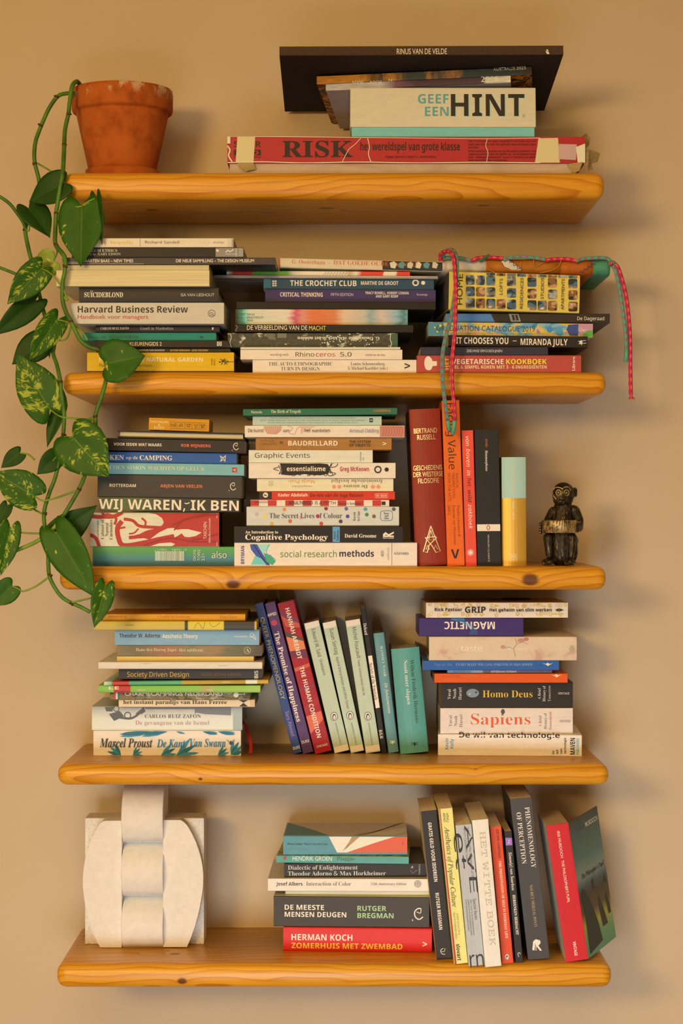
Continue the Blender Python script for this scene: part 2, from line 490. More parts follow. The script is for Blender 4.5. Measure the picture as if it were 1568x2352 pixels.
# ------------------------------------------------------------------ shelves
def wood_material(seed, knots):
    t = NT('varnished_pine', 0.36, 0.45); o = t.obj()
    o = t.mapping(o, (1, 1, 1), (0, 0, 0))
    sx = t.t.nodes.new('ShaderNodeSeparateXYZ'); t.l(o, sx.inputs[0])
    big = t.noise(t.mapping(o, (2.2, 5, 9), (seed * 3.7, seed, 0)), 1.0, 3, 0.5)
    fine = t.noise(t.mapping(o, (9, 180, 420), (seed, 0, 0)), 1.0, 3, 0.6)
    g = t.math('ADD', sx.outputs[2], t.math('MULTIPLY', sx.outputs[1], 0.45))
    g = t.math('ADD', g, t.math('MULTIPLY', big, 0.10))
    dark = None
    for (kx, ky, kz, kr) in knots:
        q = t.mapping(o, (0.75, 1, 1), (-kx * 0.75, -ky, -kz))
        ln = t.t.nodes.new('ShaderNodeVectorMath'); ln.operation = 'LENGTH'; t.l(q, ln.inputs[0])
        dd = ln.outputs['Value']
        push = t.math('MULTIPLY', t.math('EXPONENT', t.math('MULTIPLY', dd, -1.0 / (kr * 2.2))), kr * 2.2)
        g = t.math('ADD', g, push)
        mr = t.t.nodes.new('ShaderNodeMapRange'); mr.interpolation_type = 'SMOOTHSTEP'
        t.l(t.math('ADD', dd, t.math('MULTIPLY', t.math('SUBTRACT', fine, 0.5), kr * 0.6)), mr.inputs[0])
        mr.inputs[1].default_value = kr * 0.55; mr.inputs[2].default_value = kr * 1.1; mr.inputs[3].default_value = 1; mr.inputs[4].default_value = 0
        dark = mr.outputs[0] if dark is None else t.math('MAXIMUM', dark, mr.outputs[0])
    ring = t.math('FRACT', t.math('MULTIPLY', g, 105.0))
    col = t.ramp(ring, [(0.0, C('#df9622')), (0.6, C('#da8f1d')), (0.88, C('#cb7c14')), (0.95, C('#c07010')), (1.0, C('#de9420'))])
    col = t.mix(1.0, col, t.ramp(fine, [(0.3, 0.88), (0.7, 1.06)]), 'MULTIPLY')
    if dark is not None: col = t.mix(dark, col, C('#6a3a18'))
    t.bump(fine, 0.08, 0.0005)
    return t.color(col)
SH = {}
def shelf(i, pxl, pxr, ztop, zbot, label, knots):
    Yf = -0.262; D = DW + Yf + 0.012
    xl = (pxl - 784) * D / F; xr = (pxr - 784) * D / F; zt = ZC + ztop; zb = ZC + zbot
    cx, cz = (xl + xr) / 2, (zt + zb) / 2
    bm = rbox(xl - cx, xr - cx, Yf, 0.06, zb - cz, zt - cz, 0.0145, 6)
    # cut flush with the wall
    res = bmesh.ops.bisect_plane(bm, geom=bm.verts[:] + bm.edges[:] + bm.faces[:], plane_co=(0, -0.0002, 0), plane_no=(0, 1, 0), clear_outer=True)
    bmesh.ops.holes_fill(bm, edges=[e for e in bm.edges if e.is_boundary])
    kn = [(x - cx, y, z - cz, r) for (x, y, z, r) in [(P(px, py, yy).x, yy, P(px, py, yy).z, kr) for (px, py, yy, kr) in knots]]
    o = bm_obj('floating_shelf', bm, wood_material(i * 1.7 + 0.3, kn), None, True)
    o.location = (cx, 0, cz); tag(o, label, 'shelf', 'pine wall shelves'); SH[i] = zt
    return o
shelf(1, 145, 1387, .5084, .4680, 'topmost pine board shelf, carrying the terracotta pot', [(350, 482, -0.152, .009), (750, 478, -0.169, .011), (1108, 472, -0.195, .009)])
shelf(2, 145, 1391, .2093, .1755, 'second pine board shelf from the top, under the yellow garden book', [(1235, 922, -0.1, .008)])
shelf(3, 137, 1391, -.0814, -.1165, 'middle pine board shelf, carrying the dark monkey figure', [(1217, 1332, -0.262, .011), (535, 1346, -0.262, .010)])
shelf(4, 133, 1397, -.3766, -.4090, 'fourth pine board shelf from the top, over the white plaster sculpture', [(226, 1751, -0.235, .004), (460, 1790, -0.262, .003), (1092, 1765, -0.262, .003)])
shelf(5, 131, 1403, -.6754, -.7120, 'lowest pine board shelf, carrying the white plaster sculpture', [(402, 2191, -0.192, .007), (418, 2254, -0.262, .006)])

WH = '#efdcc2'; CR = '#ead9bd'; BK = '#2c2520'
# ================================================================== second shelf, left stack
room_tint(1.0, 0.75, 0.50)
S = Stack(SH[2], 'left stack on second shelf', 'books stacked on the second shelf')
S.add('thick yellow hardcover garden book', 200, 537, 809, -.248, '#e0aa10', [
    r_(200, 852, 537, 856, '#3a2a12'),
    h_('PLANTING THE NATURAL GARDEN', 228, 466, 826, 9.5, '#f2dfa0', 'b'), h_('Piet Oudolf & Henk Gerritsen', 228, 349, 839, 7.5, '#7a4a10', 'p'),
    v_('TIMBER', 486.5, 840, 823, 3.5, '#5a3a08'), v_('PRESS', 492.5, 840, 825, 3.5, '#5a3a08'),
    l_([(502, 831), (537, 831)], 1.2, BK), l_([(505, 824), (522, 837)], 1.5, BK), l_([(503, 833), (520, 826)], 1.5, BK), l_([(508, 838), (516, 823)], 1.5, BK), l_([(514, 838), (524, 828)], 1.3, BK), l_([(510, 826), (525, 833)], 1.2, BK)], hard=True)
S.add('thin black paperback', 222, 527, 799.5, -.250, '#2e2722', [
    h_('MEER VERDIENEN DAN BANKIERS', 301, 378, 804.5, 4.4, '#b5a894', 'b'), h_('RUTGER BREGMAN • JESSE FREDERIK', 391, 478, 804.8, 4.4, '#c99a4a', 'b')])
S.add('slim black guide paperback', 214, 521, 782, -.258, '#2b241f', [
    h_('KLEURENGIDS 2', 298, 371, 789.8, 8.2, WH, 'p'), r_(498, 785, 509, 794.5, '#cdbda4'), o_(503.5, 789.7, 3, 1.2, BK)])
S.add('thin teal green paperback', 189, 496, 764, -.252, '#12806a', [
    h_("Youp van 't Hek", 201, 244, 774, 6, '#0a5244', 's'), h_('IEDEREEN IN DE WAR', 251, 318, 774, 6, '#0a5244', 's'),
    p_([(456, 774), (463, 772.5), (470, 775), (462, 776)], '#083a30'), l_([(463, 774), (465, 778)], 1.3, '#083a30')])
S.add('small grey-black hardcover', 219, 504, 747.5, -.254, '#3a322c', [
    h_('CARLOS RUIZ ZAFÓN', 231, 296, 754, 5.5, '#d6c6ae', 'S'), h_('Gaudí in Manhattan', 322, 398, 754, 6.6, '#b3a594', 's'), p_([(487, 751), (491, 753), (489, 758), (486.5, 757)], WH)], hard=True, bulge=.0015)
S.add('thick white paperback with bold black title', 162, 514, 695, -.276, '#cfbda2', [
    h_('Harvard Business Review', 178.5, 431.5, 710.5, 15, '#2a2320', 'b'), h_('Handboek voor managers', 178.5, 340, 727.5, 9.6, '#b02a22', 'p'),
    o_(486, 720, 8, 1.1, BK), l_([(481, 722), (483, 718), (487, 717), (487, 723), (491, 720)], 1.2, BK), l_([(481, 724), (492, 724)], 1, BK)], W=.19)
S.add('black hardcover with condensed cream title', 181, 502, 660, -.272, '#38312b', [
    h_('SUÏCIDEBLOND', 193.5, 282.5, 677, 11, '#e2d3b8', 'S'), h_('ISA VAN LIESHOUT', 415.5, 492, 677.3, 6.6, '#cdbfa8', 'p')], hard=True, bulge=.001)
S.add('thick paperback showing cream page edges', 129, 481, 621, -.285, '#cdb98f', paper='#e3c68c', W=.2, fore=True)
S.add('thin paperback showing cream page edges', 150, 480, 609, -.280, '#c9b68e', paper='#d8bd88', W=.2, fore=True)
S.add('long dark brown-grey catalogue', 143, 632, 591.5, -.283, '#4a3f3a', [
    h_('MAARTEN BAAS – NEW TIMES', 189, 306, 599, 7.2, WH, 'P'), h_('DIE NEUE SAMMLUNG – THE DESIGN MUSEUM', 404, 583, 598.8, 7.2, WH, 'P'),
    r_(143, 601, 181, 607, '#7c6e63'), r_(143, 605, 330, 607.5, '#8d7d6e')], boards='#17120f', W=.25)
S.add('black paperback with grey end band', 165, 558.5, 568.5, -.283, '#2e2823', [
    h_('MUSEUM ETHICS', 189, 269, 575.5, 6, '#d9ccb6', 's'), h_('Edited by', 189, 220, 583.5, 5.5, '#c9bca6', 'i'), h_('GARY EDSON', 225, 277, 583.5, 5.5, '#c9bca6', 's'),
    r_(495, 568, 558.5, 591, '#8f8371'), p_([(496, 573), (503, 574), (501, 579), (496, 577)], WH), s_([(518, 580), (523, 575), (527, 578), (532, 576), (536, 573)], 2.6, '#d8ccb8'), h_('ROUTLEDGE', 518, 546, 583.5, 2.6, '#c8bca8', 'b'), l_([(542, 568), (542, 591)], 1.5, '#cdbb98')] + [l_([(549, 571 + 4 * k), (558, 575 + 4 * k)], .8, '#d2c6b0') for k in range(5)])
S.add('cream paperback with yellow and grey lettering', 165, 536, 547, -.284, '#e8d8b8', [
    h_('Museums, Society, Inequality', 150, 307, 556.5, 7, '#d9ab3a', 's'), l_([(321.5, 547), (321.5, 568)], .9, '#6a5a40'),
    h_('Richard Sandell', 333, 411.5, 556.3, 6.4, '#5c5040', 'p'), h_('Routledge', 490, 514.5, 556.5, 4.5, '#8d7f6a', 's'), o_(474, 557, 5, .8, '#cdbd9e'), r_(523, 547, 536, 567.5, '#d2c2a2')]
    + [l_([(532, 548 + 3.5 * k), (536, 551 + 3.5 * k)], 1.2, '#3a3026') for k in range(6)])

# ================================================================== second shelf, middle stack
S = Stack(SH[2], 'middle stack on second shelf', 'books stacked on the second shelf')
S.add('white paperback with two-line serif title', 580, 956, 826.3, -.243, '#ecdccb', [
    h_('THE AUTO-ETHNOGRAPHIC', 616.5, 763.5, 835.8, 7.8, '#3f352d', 's'), h_('TURN IN DESIGN', 645, 734, 847, 7.8, '#3f352d', 's'),
    h_('Louise Schouwenberg', 805, 883, 835.5, 7.2, '#4a4038', 's'), h_('& Michael Kaethler (eds.)', 798.5, 890, 845.8, 7, '#4a4038', 's'), t('V', 928.5, 834, 941.5, 847, 12.5, '#1c1714', 'b', 90)])
S.add('white manual with red and black title', 552, 923.5, 803, -.246, '#efe0cd', [
    h_('working with', 620, 662.5, 814.3, 5.6, '#4a4038', 'p'), h_('Rhino', 678.5, 721.5, 814, 10, '#2a2422', 'n'), h_('ceros', 725, 769.5, 814, 10, '#b02a2a', 'n'), h_('5.0', 781, 807, 814, 10, '#2a2422', 'n'), h_('michiel van der kley', 839, 884, 815, 4.6, '#5a5048', 'p')])
S.add('very thin white manual', 552, 919, 797.2, -.250, '#ded0be')
wornj = blotch_mat('worn_black_jacket', ['#2f2b22', '#3b372c', '#4a4535', '#3a362a', '#5d573f', '#d8cda8'], (70, 70, 90), .5, .8, 5, 'LINEAR')
S.add('worn black dust jacket, lettering upside down', 523, 913, 764.5, -.236, wornj, [
    r_(898, 764, 913, 800, '#3c5a3c'), h_('G. Oosterbaan - De kerk in het midden', 683, 871, 777.5, 7.5, '#e6dcc4', 'S', 180),
    p_([(607, 765), (628, 765), (634, 781), (618, 779)], '#6d684f'), p_([(637, 765), (658, 766), (658, 776), (637, 776)], '#75705a'),
    s_([(528, 764), (531, 775), (528, 786), (532, 799)], 1.6, '#cfc3a0'), s_([(897, 766), (896, 780), (899, 790), (895, 800)], 1.6, '#d8cda8')]
    + fine([c_(random.uniform(735, 860), random.uniform(767, 798), random.uniform(.6, 2.2), '#ded3b2', random.uniform(.5, 1.8), 6) for k in range(70)]), boards='#3a3a2c', hard=True)
S.add('long black spine with thin white title', 539, 948.5, 745.5, -.238, '#26211c', [
    h_('DE VERBEELDING VAN DE', 567, 705.5, 752.6, 10, WH, 'p'), h_('MACHT', 709.5, 748, 753.6, 10, '#e8c83a', 'p'),
    s_([(541, 746), (545, 752), (541, 758), (545, 763)], 1.2, '#8a8070')], tilt=.2)
tefaf = ramp_mat('painted_streaks', 0, -.128, .128, [(0, '#2b2622'), (.035, '#2f8a70'), (.05, '#7cc4a6'), (.085, '#d9cfae'), (.3, '#e8d3b8'), (.345, '#d64a6a'), (.385, '#e08a70'), (.45, '#e2703c'), (.58, '#dd7a48'), (.63, '#e6b890'), (.75, '#c9b89c'), (.79, '#8fa59a'), (.86, '#d8b8a0'), (.94, '#8db0ac'), (.98, '#4e7a7a'), (1, '#6a9a90')], .10, (14, 20, 190), .35, .12)
S.add('art catalogue with streaky pink orange spine', 540, 936, 710.5, -.226, tefaf, [
    h_('TEFAF', 566.5, 585, 722.5, 4.6, '#5c6a58', 'b'), h_('MAASTRICHT', 566.5, 605, 729.2, 4.6, '#5c6a58', 'b'), h_('2020', 566.5, 581, 735.6, 4.6, '#5c6a58', 'b'),
    l_([(556.5, 711), (556.5, 745)], .5, '#57806c'), l_([(561.5, 711), (561.5, 745)], .5, '#57806c')], boards='#2a2622', W=.2, tilt=.2)
S.add('plain black large paperback', 543, 1000, 693, -.222, '#231d1a', boards='#15110f', W=.2, tilt=.2)
S.add('purple-navy textbook with white capitals', 609, 1000, 665, -.205, '#43345c', [
    r_(609, 692.5, 1000, 697, '#2a2050'),
    h_('CRITICAL THINKING', 643, 741, 676.6, 9.6, '#efe0d0', 'b'), h_('FIFTH EDITION', 760, 811, 676.6, 6.6, '#cfc2c0', 'p'), h_('TRACY BOWELL, ROBERT COWAN', 838.5, 938, 673, 6, '#e4d6cc', 'b'), h_('AND GARY KEMP', 862.5, 914, 680.6, 6, '#e4d6cc', 'b'), h_('Routledge', 957, 981.5, 676.5, 4.6, '#cfc2c0', 'p')], tilt=.3)
S.add('teal-navy paperback with ring and dot', 605, 996, 640.8, -.200, '#2d4a56', [
    r_(605, 640, 622, 661, '#2f6a70'), h_('THE CROCHET CLUB', 666, 818.5, 650.5, 12.6, '#efdfc6', 'b'), h_('MARTHE DE GROOT', 828.5, 914.5, 650.3, 8.4, '#efdfc6', 'b'), o_(954, 649.5, 6, 3.2, '#efdfc6'), c_(971.5, 649.8, 4.6, '#efdfc6')]
    + [r_(625 + 5.5 * i, 644 + 5 * j, 629.5 + 5.5 * i, 648 + 5 * j, '#cfc6b4') for i in range(2) for j in range(3)], boards='#e0cdb8', tilt=.3)
def plastic():
    t = NT('clear_plastic_sleeve', 0.22, 0.5); t.b.inputs['Transmission Weight'].default_value = 0.35
    t.b.inputs['Alpha'].default_value = 0.9
    n = t.noise(t.mapping(t.obj(), (10, 20, 40)), 2.0, 4); t.bump(n, 0.5, 0.002)
    return t.color(t.ramp(n, [(.3, C('#a8957f')), (.7, C('#cdbba6'))]))
PL = plastic()
S.add('large booklet in clear plastic sleeve', 475, 1005, 632.6, -.205, PL, [r_(640, 634, 980, 637, '#b9a28c')], boards=PL, paper='#b8a898', W=.2, name='plastic_sleeve_booklet', tilt=.3)
magz = ramp_mat('bright_magazine', 0, -.137, .137, [(0, '#d8d0a0'), (.03, '#c23028'), (.13, '#d03a30'), (.14, '#5f9a30'), (.33, '#78b040'), (.36, '#e8dcc8'), (.66, '#e8dcc8'), (.67, '#c89a70'), (.71, '#e8dcc8'), (.74, '#d8382c'), (.86, '#d8382c'), (.865, '#ead9c4'), (.93, '#ead9c4'), (.94, '#d8382c'), (1, '#d8382c')], .03, (20, 20, 260))
S.add('glossy red, green and white magazine', 520, 941, 622.8, -.200, magz, [h_('t', 905, 910, 627, 5, '#2a221e', 'b', 90)] + [s_([(745 + 6 * k, 622), (748 + 7 * k, 626), (742 + 7 * k, 631)], .7, '#4a4038') for k in range(8)], W=.19, name='magazine', cat='magazine', tilt=.3)
S.add('worn cream local-history hardcover, sloping', 640, 1016, 596.5, -.196, '#dcc49a', [
    r_(638, 585, 643, 628, '#c23a28'), r_(878, 585, 1018, 630, '#2e2822'), h_('G. Oosterbaan', 670.5, 746, 601.8, 9.4, '#d0603a', 's'), h_('-', 754, 758, 604, 9, '#d0603a', 's'), h_('DAT GOEDE OUDE ZAANDIJK', 765.5, 968, 605.5, 9.4, '#d0603a', 's')]
    + [p_([(895 + 19 * k + random.uniform(-5, 5), 603 + random.uniform(-2, 3)), (905 + 19 * k, 600), (911 + 19 * k, 607), (907 + 19 * k, 617), (897 + 19 * k, 615)], ('#d9c8a0', '#5a8a86', '#cdbb92')[k % 3]) for k in range(6)], hard=True, bulge=.001, tilt=1.5)

# ================================================================== second shelf, right stack
S = Stack(SH[2], 'right stack on second shelf', 'books stacked on the second shelf')
S.add('red cookbook with white mushroom', 957, 1334, 816, -.248, '#b8493c', [
    c_(983, 834, 9, '#eddcc0', 16), c_(984, 829, 8.5, '#eddcc0'), c_(984, 842, 8.5, '#eddcc0'), p_([(984, 829), (1003, 830), (1003, 840), (984, 842)], '#eddcc0'),
    v_('HET', 1026, 849, 822, 8.5, '#e6b93a', 'b'), h_('VEGETARISCHE', 1037, 1156, 830.5, 11.5, '#f0dcc8', 'b'), h_('KOOKBOEK', 1162, 1255, 830.5, 11.5, '#e6d03a', 'b'),
    h_('SNEL & SIMPEL KOKEN MET 3 - 6 INGREDIËNTEN', 1031, 1255, 843, 7.4, '#e6c98a', 'b'), v_('Librero', 1316.5, 851, 819, 7, '#f0dcc8', 'P')], hard=True)
S.add('short dark navy paperback', 965, 1258, 797, -.246, '#35323c', [h_('ZEEUWSE ERFGOEDLIJNEN', 1071, 1153, 806, 5.6, '#d5c8bc', 'p')])
S.add('black paperback with wide white capitals', 1029, 1349, 771, -.232, '#2b2520', [
    h_('IT CHOOSES YOU', 1047, 1167, 782.5, 14.5, '#efdfc8', 'b'), h_('–', 1177, 1186, 783, 14, '#efdfc8', 'b'), h_('MIRANDA JULY', 1195, 1303, 785.5, 14.5, '#efdfc8', 'b'),
    r_(1330, 783, 1337, 790, '#d9cbb4'), l_([(1327, 784), (1345, 782)], 1.2, '#d9cbb4'), l_([(1328, 790), (1346, 788)], 1.2, '#d9cbb4'), l_([(1334, 781), (1335, 793)], 1.6, '#d9cbb4')], tilt=.6)
gradm = blotch_mat('graduation_paint', ['#3f7f86', '#5f97ae', '#8aa8b8', '#d8b53a', '#e0a890', '#9ab2b0', '#c86a5a'], (38, 60, 75), .45, 1.0, 3)
S.add('multicoloured paint-splashed catalogue', 983.5, 1361, 741.5, -.215, gradm, [
    r_(983, 735, 1018, 776, '#4a8088'), h_('GRADUATION CATALOGUE 2019', 1002, 1228, 754.5, 12, '#3a342e', 'p'), p_([(1305, 746), (1328, 743), (1327, 772), (1308, 771), (1300, 757)], '#3a4a80'), p_([(1328, 743), (1361, 743), (1361, 775), (1332, 773)], '#c88a90'), p_([(1340, 762), (1361, 758), (1361, 775), (1338, 773)], '#5fa040'),
    l_([(1332, 752), (1344, 764)], 1, WH), l_([(1330, 760), (1346, 757)], 1, WH), c_(1262, 757, 7, '#3f86b0'), c_(1284, 762, 9, '#4f96b8'), c_(1245, 762, 5, '#e0b83a'), c_(998, 752, 2, '#e0c83a'), c_(1004, 762, 2, '#e0c83a'), c_(1011, 748, 3, '#e0c83a')], W=.2, tilt=.6)
S.add('dark brown photo book with blue end', 1023, 1400, 720, -.206, '#3a2e26', [
    p_([(1023, 719), (1127, 719), (1136, 742), (1023, 742)], '#4a78a8'), p_([(1137, 719), (1190, 719), (1200, 744), (1148, 744)], '#241f1c'), p_([(1168, 720), (1190, 720), (1196, 739), (1173, 739)], '#8a857e'), p_([(1174, 723), (1180, 723), (1183, 736), (1177, 736)], '#2a2622'), p_([(1182, 723), (1188, 723), (1191, 736), (1185, 736)], '#2a2622'),
    h_('De Dageraad', 1325, 1387, 731.5, 8, '#e8dccc', 'n')], boards='#2a2320', W=.2, tilt=.2)
photo = [blotch_mat('thumbnail_photo_%d' % k, c, (75, 60, 95), .4, .3, 1) for k, c in enumerate([
    ['#2a2a28', '#4a5c68', '#8a968e', '#c8b890'], ['#3a2a1c', '#8a5a34', '#c09060', '#d8c8a8'], ['#34332e', '#6f6c60', '#a8a08c', '#d8ccb4'], ['#2c3438', '#4c6c7c', '#9a7450', '#d8c8a4'], ['#4a1f18', '#a0402c', '#b08060', '#d8c8b0']])]
def thumb(cx, cy, w, h):
    pts = []
    for sx, sy, a0 in ((1, 1, 0), (-1, 1, 1), (-1, -1, 2), (1, -1, 3)):
        for k in range(4):
            an = (a0 + k / 3) * math.pi / 2
            pts.append((cx + sx * (w / 2 - 3.5) + 3.5 * math.cos(an), cy + sy * (h / 2 - 3.5) + 3.5 * math.sin(an)))
    return p_(pts, random.choice(photo))
hd = []
cols = [1079.5, 1103, 1126.5, 1150, 1174, 1197.5, 1221, 1244.5, 1268, 1291.5, 1315]
pat = ['11101010101', '11101010101', '11111011101']
for r in range(3):
    for k, cx in enumerate(cols):
        if pat[r][k] == '1': hd.append(thumb(cx, 643 + 26.5 * r + (cx - 1079) * .035, 20.5, 22))
for k, cx in enumerate(cols[2:]): hd.append(r_(cx - 10, 620, cx + 10, 631.5 + (cx - 1079) * .03, photo[k % 5]))
hd += [v_('HOME', 1055, 700, 629, 13, '#3a3020', 'p'), v_('LOFTS', 1150, 677, 640, 7, '#4a3f28', 'p'), v_('RESIDENCES', 1197, 709, 638, 7, '#4a3f28', 'p'), v_('STUDIOS', 1244.5, 687, 638, 7, '#4a3f28', 'p'), v_('APARTMENTS', 1291.5, 712, 641, 7, '#4a3f28', 'p')]
S.add('very thick yellow book with photo thumbnails', 1029, 1331, 627.5, -.218, '#e3c055', hd, W=.2, yaw=4, tilt=1.3, bulge=.0012, paper='#5c5048', boards='#d9b64e')
Z2R = S.z

# ================================================================== third shelf, left stack
room_tint(1.0, 0.77, 0.54)
S = Stack(SH[3], 'left stack on third shelf', 'books stacked on the third shelf')
also = ramp_mat('green_blue_fade', 2, 0, .027, [(0, '#2f5f70'), (.35, '#3f7a80'), (.75, '#4f8f50'), (1, '#5a9a4a')], 0)
bar = []; x = 356
for k in range(34):
    w_ = random.choice([.7, .9, 1.2, 1.9]); bar.append(r_(x, 1266 if k % 11 else 1263, min(x + w_, 424), 1288, '#d8dcc4')); x += w_ + random.choice([.6, .8, 1.1])
    if x > 423: break
S.add('green-blue faded book with barcode', 213, 538, 1256, -.225, also, fine(bar) + [h_('148871', 362, 383, 1262.5, 4.4, '#cfd6bc', 'n', 180), h_('789493', 395, 418, 1262.5, 4.4, '#cfd6bc', 'n', 180), h_('9', 425, 429, 1262.5, 4.4, '#cfd6bc', 'n', 180),
    v_('ONOMA', 447, 1288, 1262, 6.2, '#cfd8c4', 'p'), v_('TOPEE', 457, 1288, 1262, 6.2, '#cfd8c4', 'p'), v_('221', 466.5, 1288, 1272, 6.2, '#cfd8c4', 'p'), h_('also', 486.5, 520.5, 1274.5, 14.5, '#e4e4d0', 'n')], W=.2)
RD = '#b8302a'; RD2 = '#9a241f'
S.add('thick red and cream coral-patterned hardcover', 207, 503, 1177, -.228, '#e2d2ac', [
    p_([(340, 1177), (358, 1181), (372, 1190), (376, 1200), (372, 1207), (355, 1214), (330, 1224), (300, 1232), (318, 1237), (330, 1236), (345, 1240), (335, 1247), (300, 1251), (270, 1255), (503, 1255), (503, 1177)], RD),
    p_([(332, 1246), (345, 1238), (365, 1223), (385, 1213.5), (398, 1212.5), (406, 1217), (416, 1215.5), (432, 1215.5), (463, 1223), (450, 1231), (434, 1234), (424, 1233), (417, 1225), (408, 1231), (398, 1236), (370, 1241)], '#e2d2ac'), p_([(345, 1254.5), (365, 1248), (392, 1246), (402, 1249.5), (395, 1254.5)], '#e2d2ac'),
    s_([(375, 1212), (350, 1211), (320, 1208), (305, 1196), (284, 1192)], 7, RD), s_([(333, 1208), (334, 1198), (325, 1190)], 4.5, RD), s_([(372, 1216), (340, 1222), (318, 1232), (296, 1235)], 8, RD), s_([(318, 1214), (308, 1224), (296, 1226)], 3.5, RD),
    s_([(205, 1184), (222, 1187), (240, 1187), (262, 1186), (282, 1176)], 9, RD), s_([(234, 1176), (240, 1184), (248, 1182), (266, 1190), (263, 1205)], 6, RD), s_([(280, 1197), (270, 1212), (272, 1235), (284, 1253), (330, 1247), (360, 1240), (400, 1232)], 11, RD), s_([(271, 1214), (288, 1211)], 4, RD), s_([(205, 1228), (220, 1236), (228, 1257)], 8, RD),
    s_([(400, 1218), (420, 1196), (450, 1188), (500, 1182)], 3, RD2), s_([(395, 1207), (430, 1190), (480, 1180)], 2.4, RD2), s_([(440, 1240), (470, 1236), (500, 1226)], 3, RD2), s_([(330, 1252), (390, 1236), (440, 1244), (500, 1244)], 2.4, RD2),
    l_([(498, 1177), (498, 1255)], 1.4, '#d8b898'),
    v_('ALBERTUS SEBA', 225, 1238, 1194, 3.4, '#6a5a48', 's'), v_('Cabinet of', 235, 1238, 1193, 7.4, '#55483c', 's'), v_('Natural', 245, 1232, 1201, 7.4, '#55483c', 's'), v_('Curiosities', 254.5, 1239, 1194, 7.4, '#55483c', 's'),
    v_('TASCHEN', 471, 1238, 1199, 7.2, '#f0dcc8', 'p'), v_('Bibliotheca Universalis', 481, 1247, 1190, 4.6, '#e8ccb4', 'i')], hard=True, bulge=.0015, paper='#4a3a30', boards='#8c261f')
wij = ramp_mat('mossy_photo_spine', 0, -.11, .11, [(0, '#3f4a28'), (.15, '#5c6a38'), (.35, '#4f5a34'), (.55, '#38382a'), (1, '#2c2822')], .25, (30, 30, 260), .45, .35)
S.add('dark mossy paperback with huge white capitals', 227, 549, 1143.5, -.235, wij, [h_('WIJ WAREN, IK BEN', 227, 548, 1159.5, 23, '#efe0c4', 'b'), s_([(424, 1155), (429, 1157), (435, 1154)], 2.5, '#d8ccb0')], tilt=.8, paper='#8a7550')
CE = lambda x, y, k: [s_([(x + 8 * k, y - 9 * k), (x + 2 * k, y - 12 * k), (x - 2 * k, y - 4 * k), (x + 1 * k, y + 2 * k), (x + 7 * k, y - 6 * k), (x + 5 * k, y - 13 * k)][0:1] + [(x + 3 * k, y - 9 * k), (x - 2 * k, y - 4 * k), (x - 1 * k, y + 4 * k), (x + 5 * k, y + 8 * k), (x + 11 * k, y + 4 * k)], 1.7 * k, '#efe0cc'), s_([(x + 1 * k, y - 4 * k), (x + 7 * k, y - 2 * k), (x + 8 * k, y - 9 * k)], 1.1 * k, '#efe0cc'), l_([(x - 6 * k, y + 8 * k), (x - 5 * k, y + 10.5 * k)], 1.2 * k, '#efe0cc')]
S.add('thick charcoal paperback with orange author', 223.5, 554, 1091, -.232, '#463d34', [h_('ROTTERDAM', 251.5, 312, 1115, 7, '#ecd0a0', 'b'), h_('ARJEN VAN VEELEN', 368, 464, 1116.5, 7, '#d8744a', 'b')] + CE(531, 1118, .95), tilt=.8, paper='#b59a6a')
S.add('light teal paperback with cream serif title', 225, 560, 1064.5, -.236, '#7fb0ac', [
    h_('COEN SIMON', 251.5, 334, 1074, 8.6, '#d8d2b4', 's'), h_('WACHTEN OP GELUK', 339.5, 470.5, 1076, 8.6, '#d8c890', 's'), r_(533, 1074, 544, 1085, '#b8322c'), t('A', 535, 1076, 542, 1083, 7, '#f0d8c8', 'p', 90)], tilt=.8)
S.add('blue paperback with slab-serif camping title', 230, 543, 1039, -.230, '#2f5c96', [
    h_('KOKEN', 228, 284.5, 1050.5, 10.6, '#e8dcc8', 'S'), h_('op de', 289.5, 316.5, 1051, 7.4, '#e8dcc8', 's'), h_('CAMPING', 320.5, 395.5, 1051.5, 10.6, '#e8dcc8', 'S')]
    + [l_(q, 1.2, '#e8dcc8') for q in ([(506, 1047), (509, 1060)], [(518, 1045), (516, 1061)], [(505, 1046), (518, 1059)], [(518, 1046), (505, 1060)], [(506, 1050), (517, 1050)], [(507, 1057), (516, 1057)])], tilt=.8)
S.add('dark charcoal paperback with red top edge', 233, 562, 1009, -.238, '#352e29', [h_('VOOR IEDER WAT WAARS', 261, 371, 1021, 6.6, '#efdcc0', 'b'), h_('ROB WIJNBERG', 416, 483.5, 1023.6, 6.6, '#dc6a48', 'b')] + CE(538, 1026, .9), tilt=1.2, boards='#a8523a')
S.add('dark notebook showing cream page edges', 270, 562, 991.5, -.240, '#2b2622', paper='#e0c490', hard=True, fore=True, tilt=1.3, name='notebook', cat='notebook')
Z3L = S.z

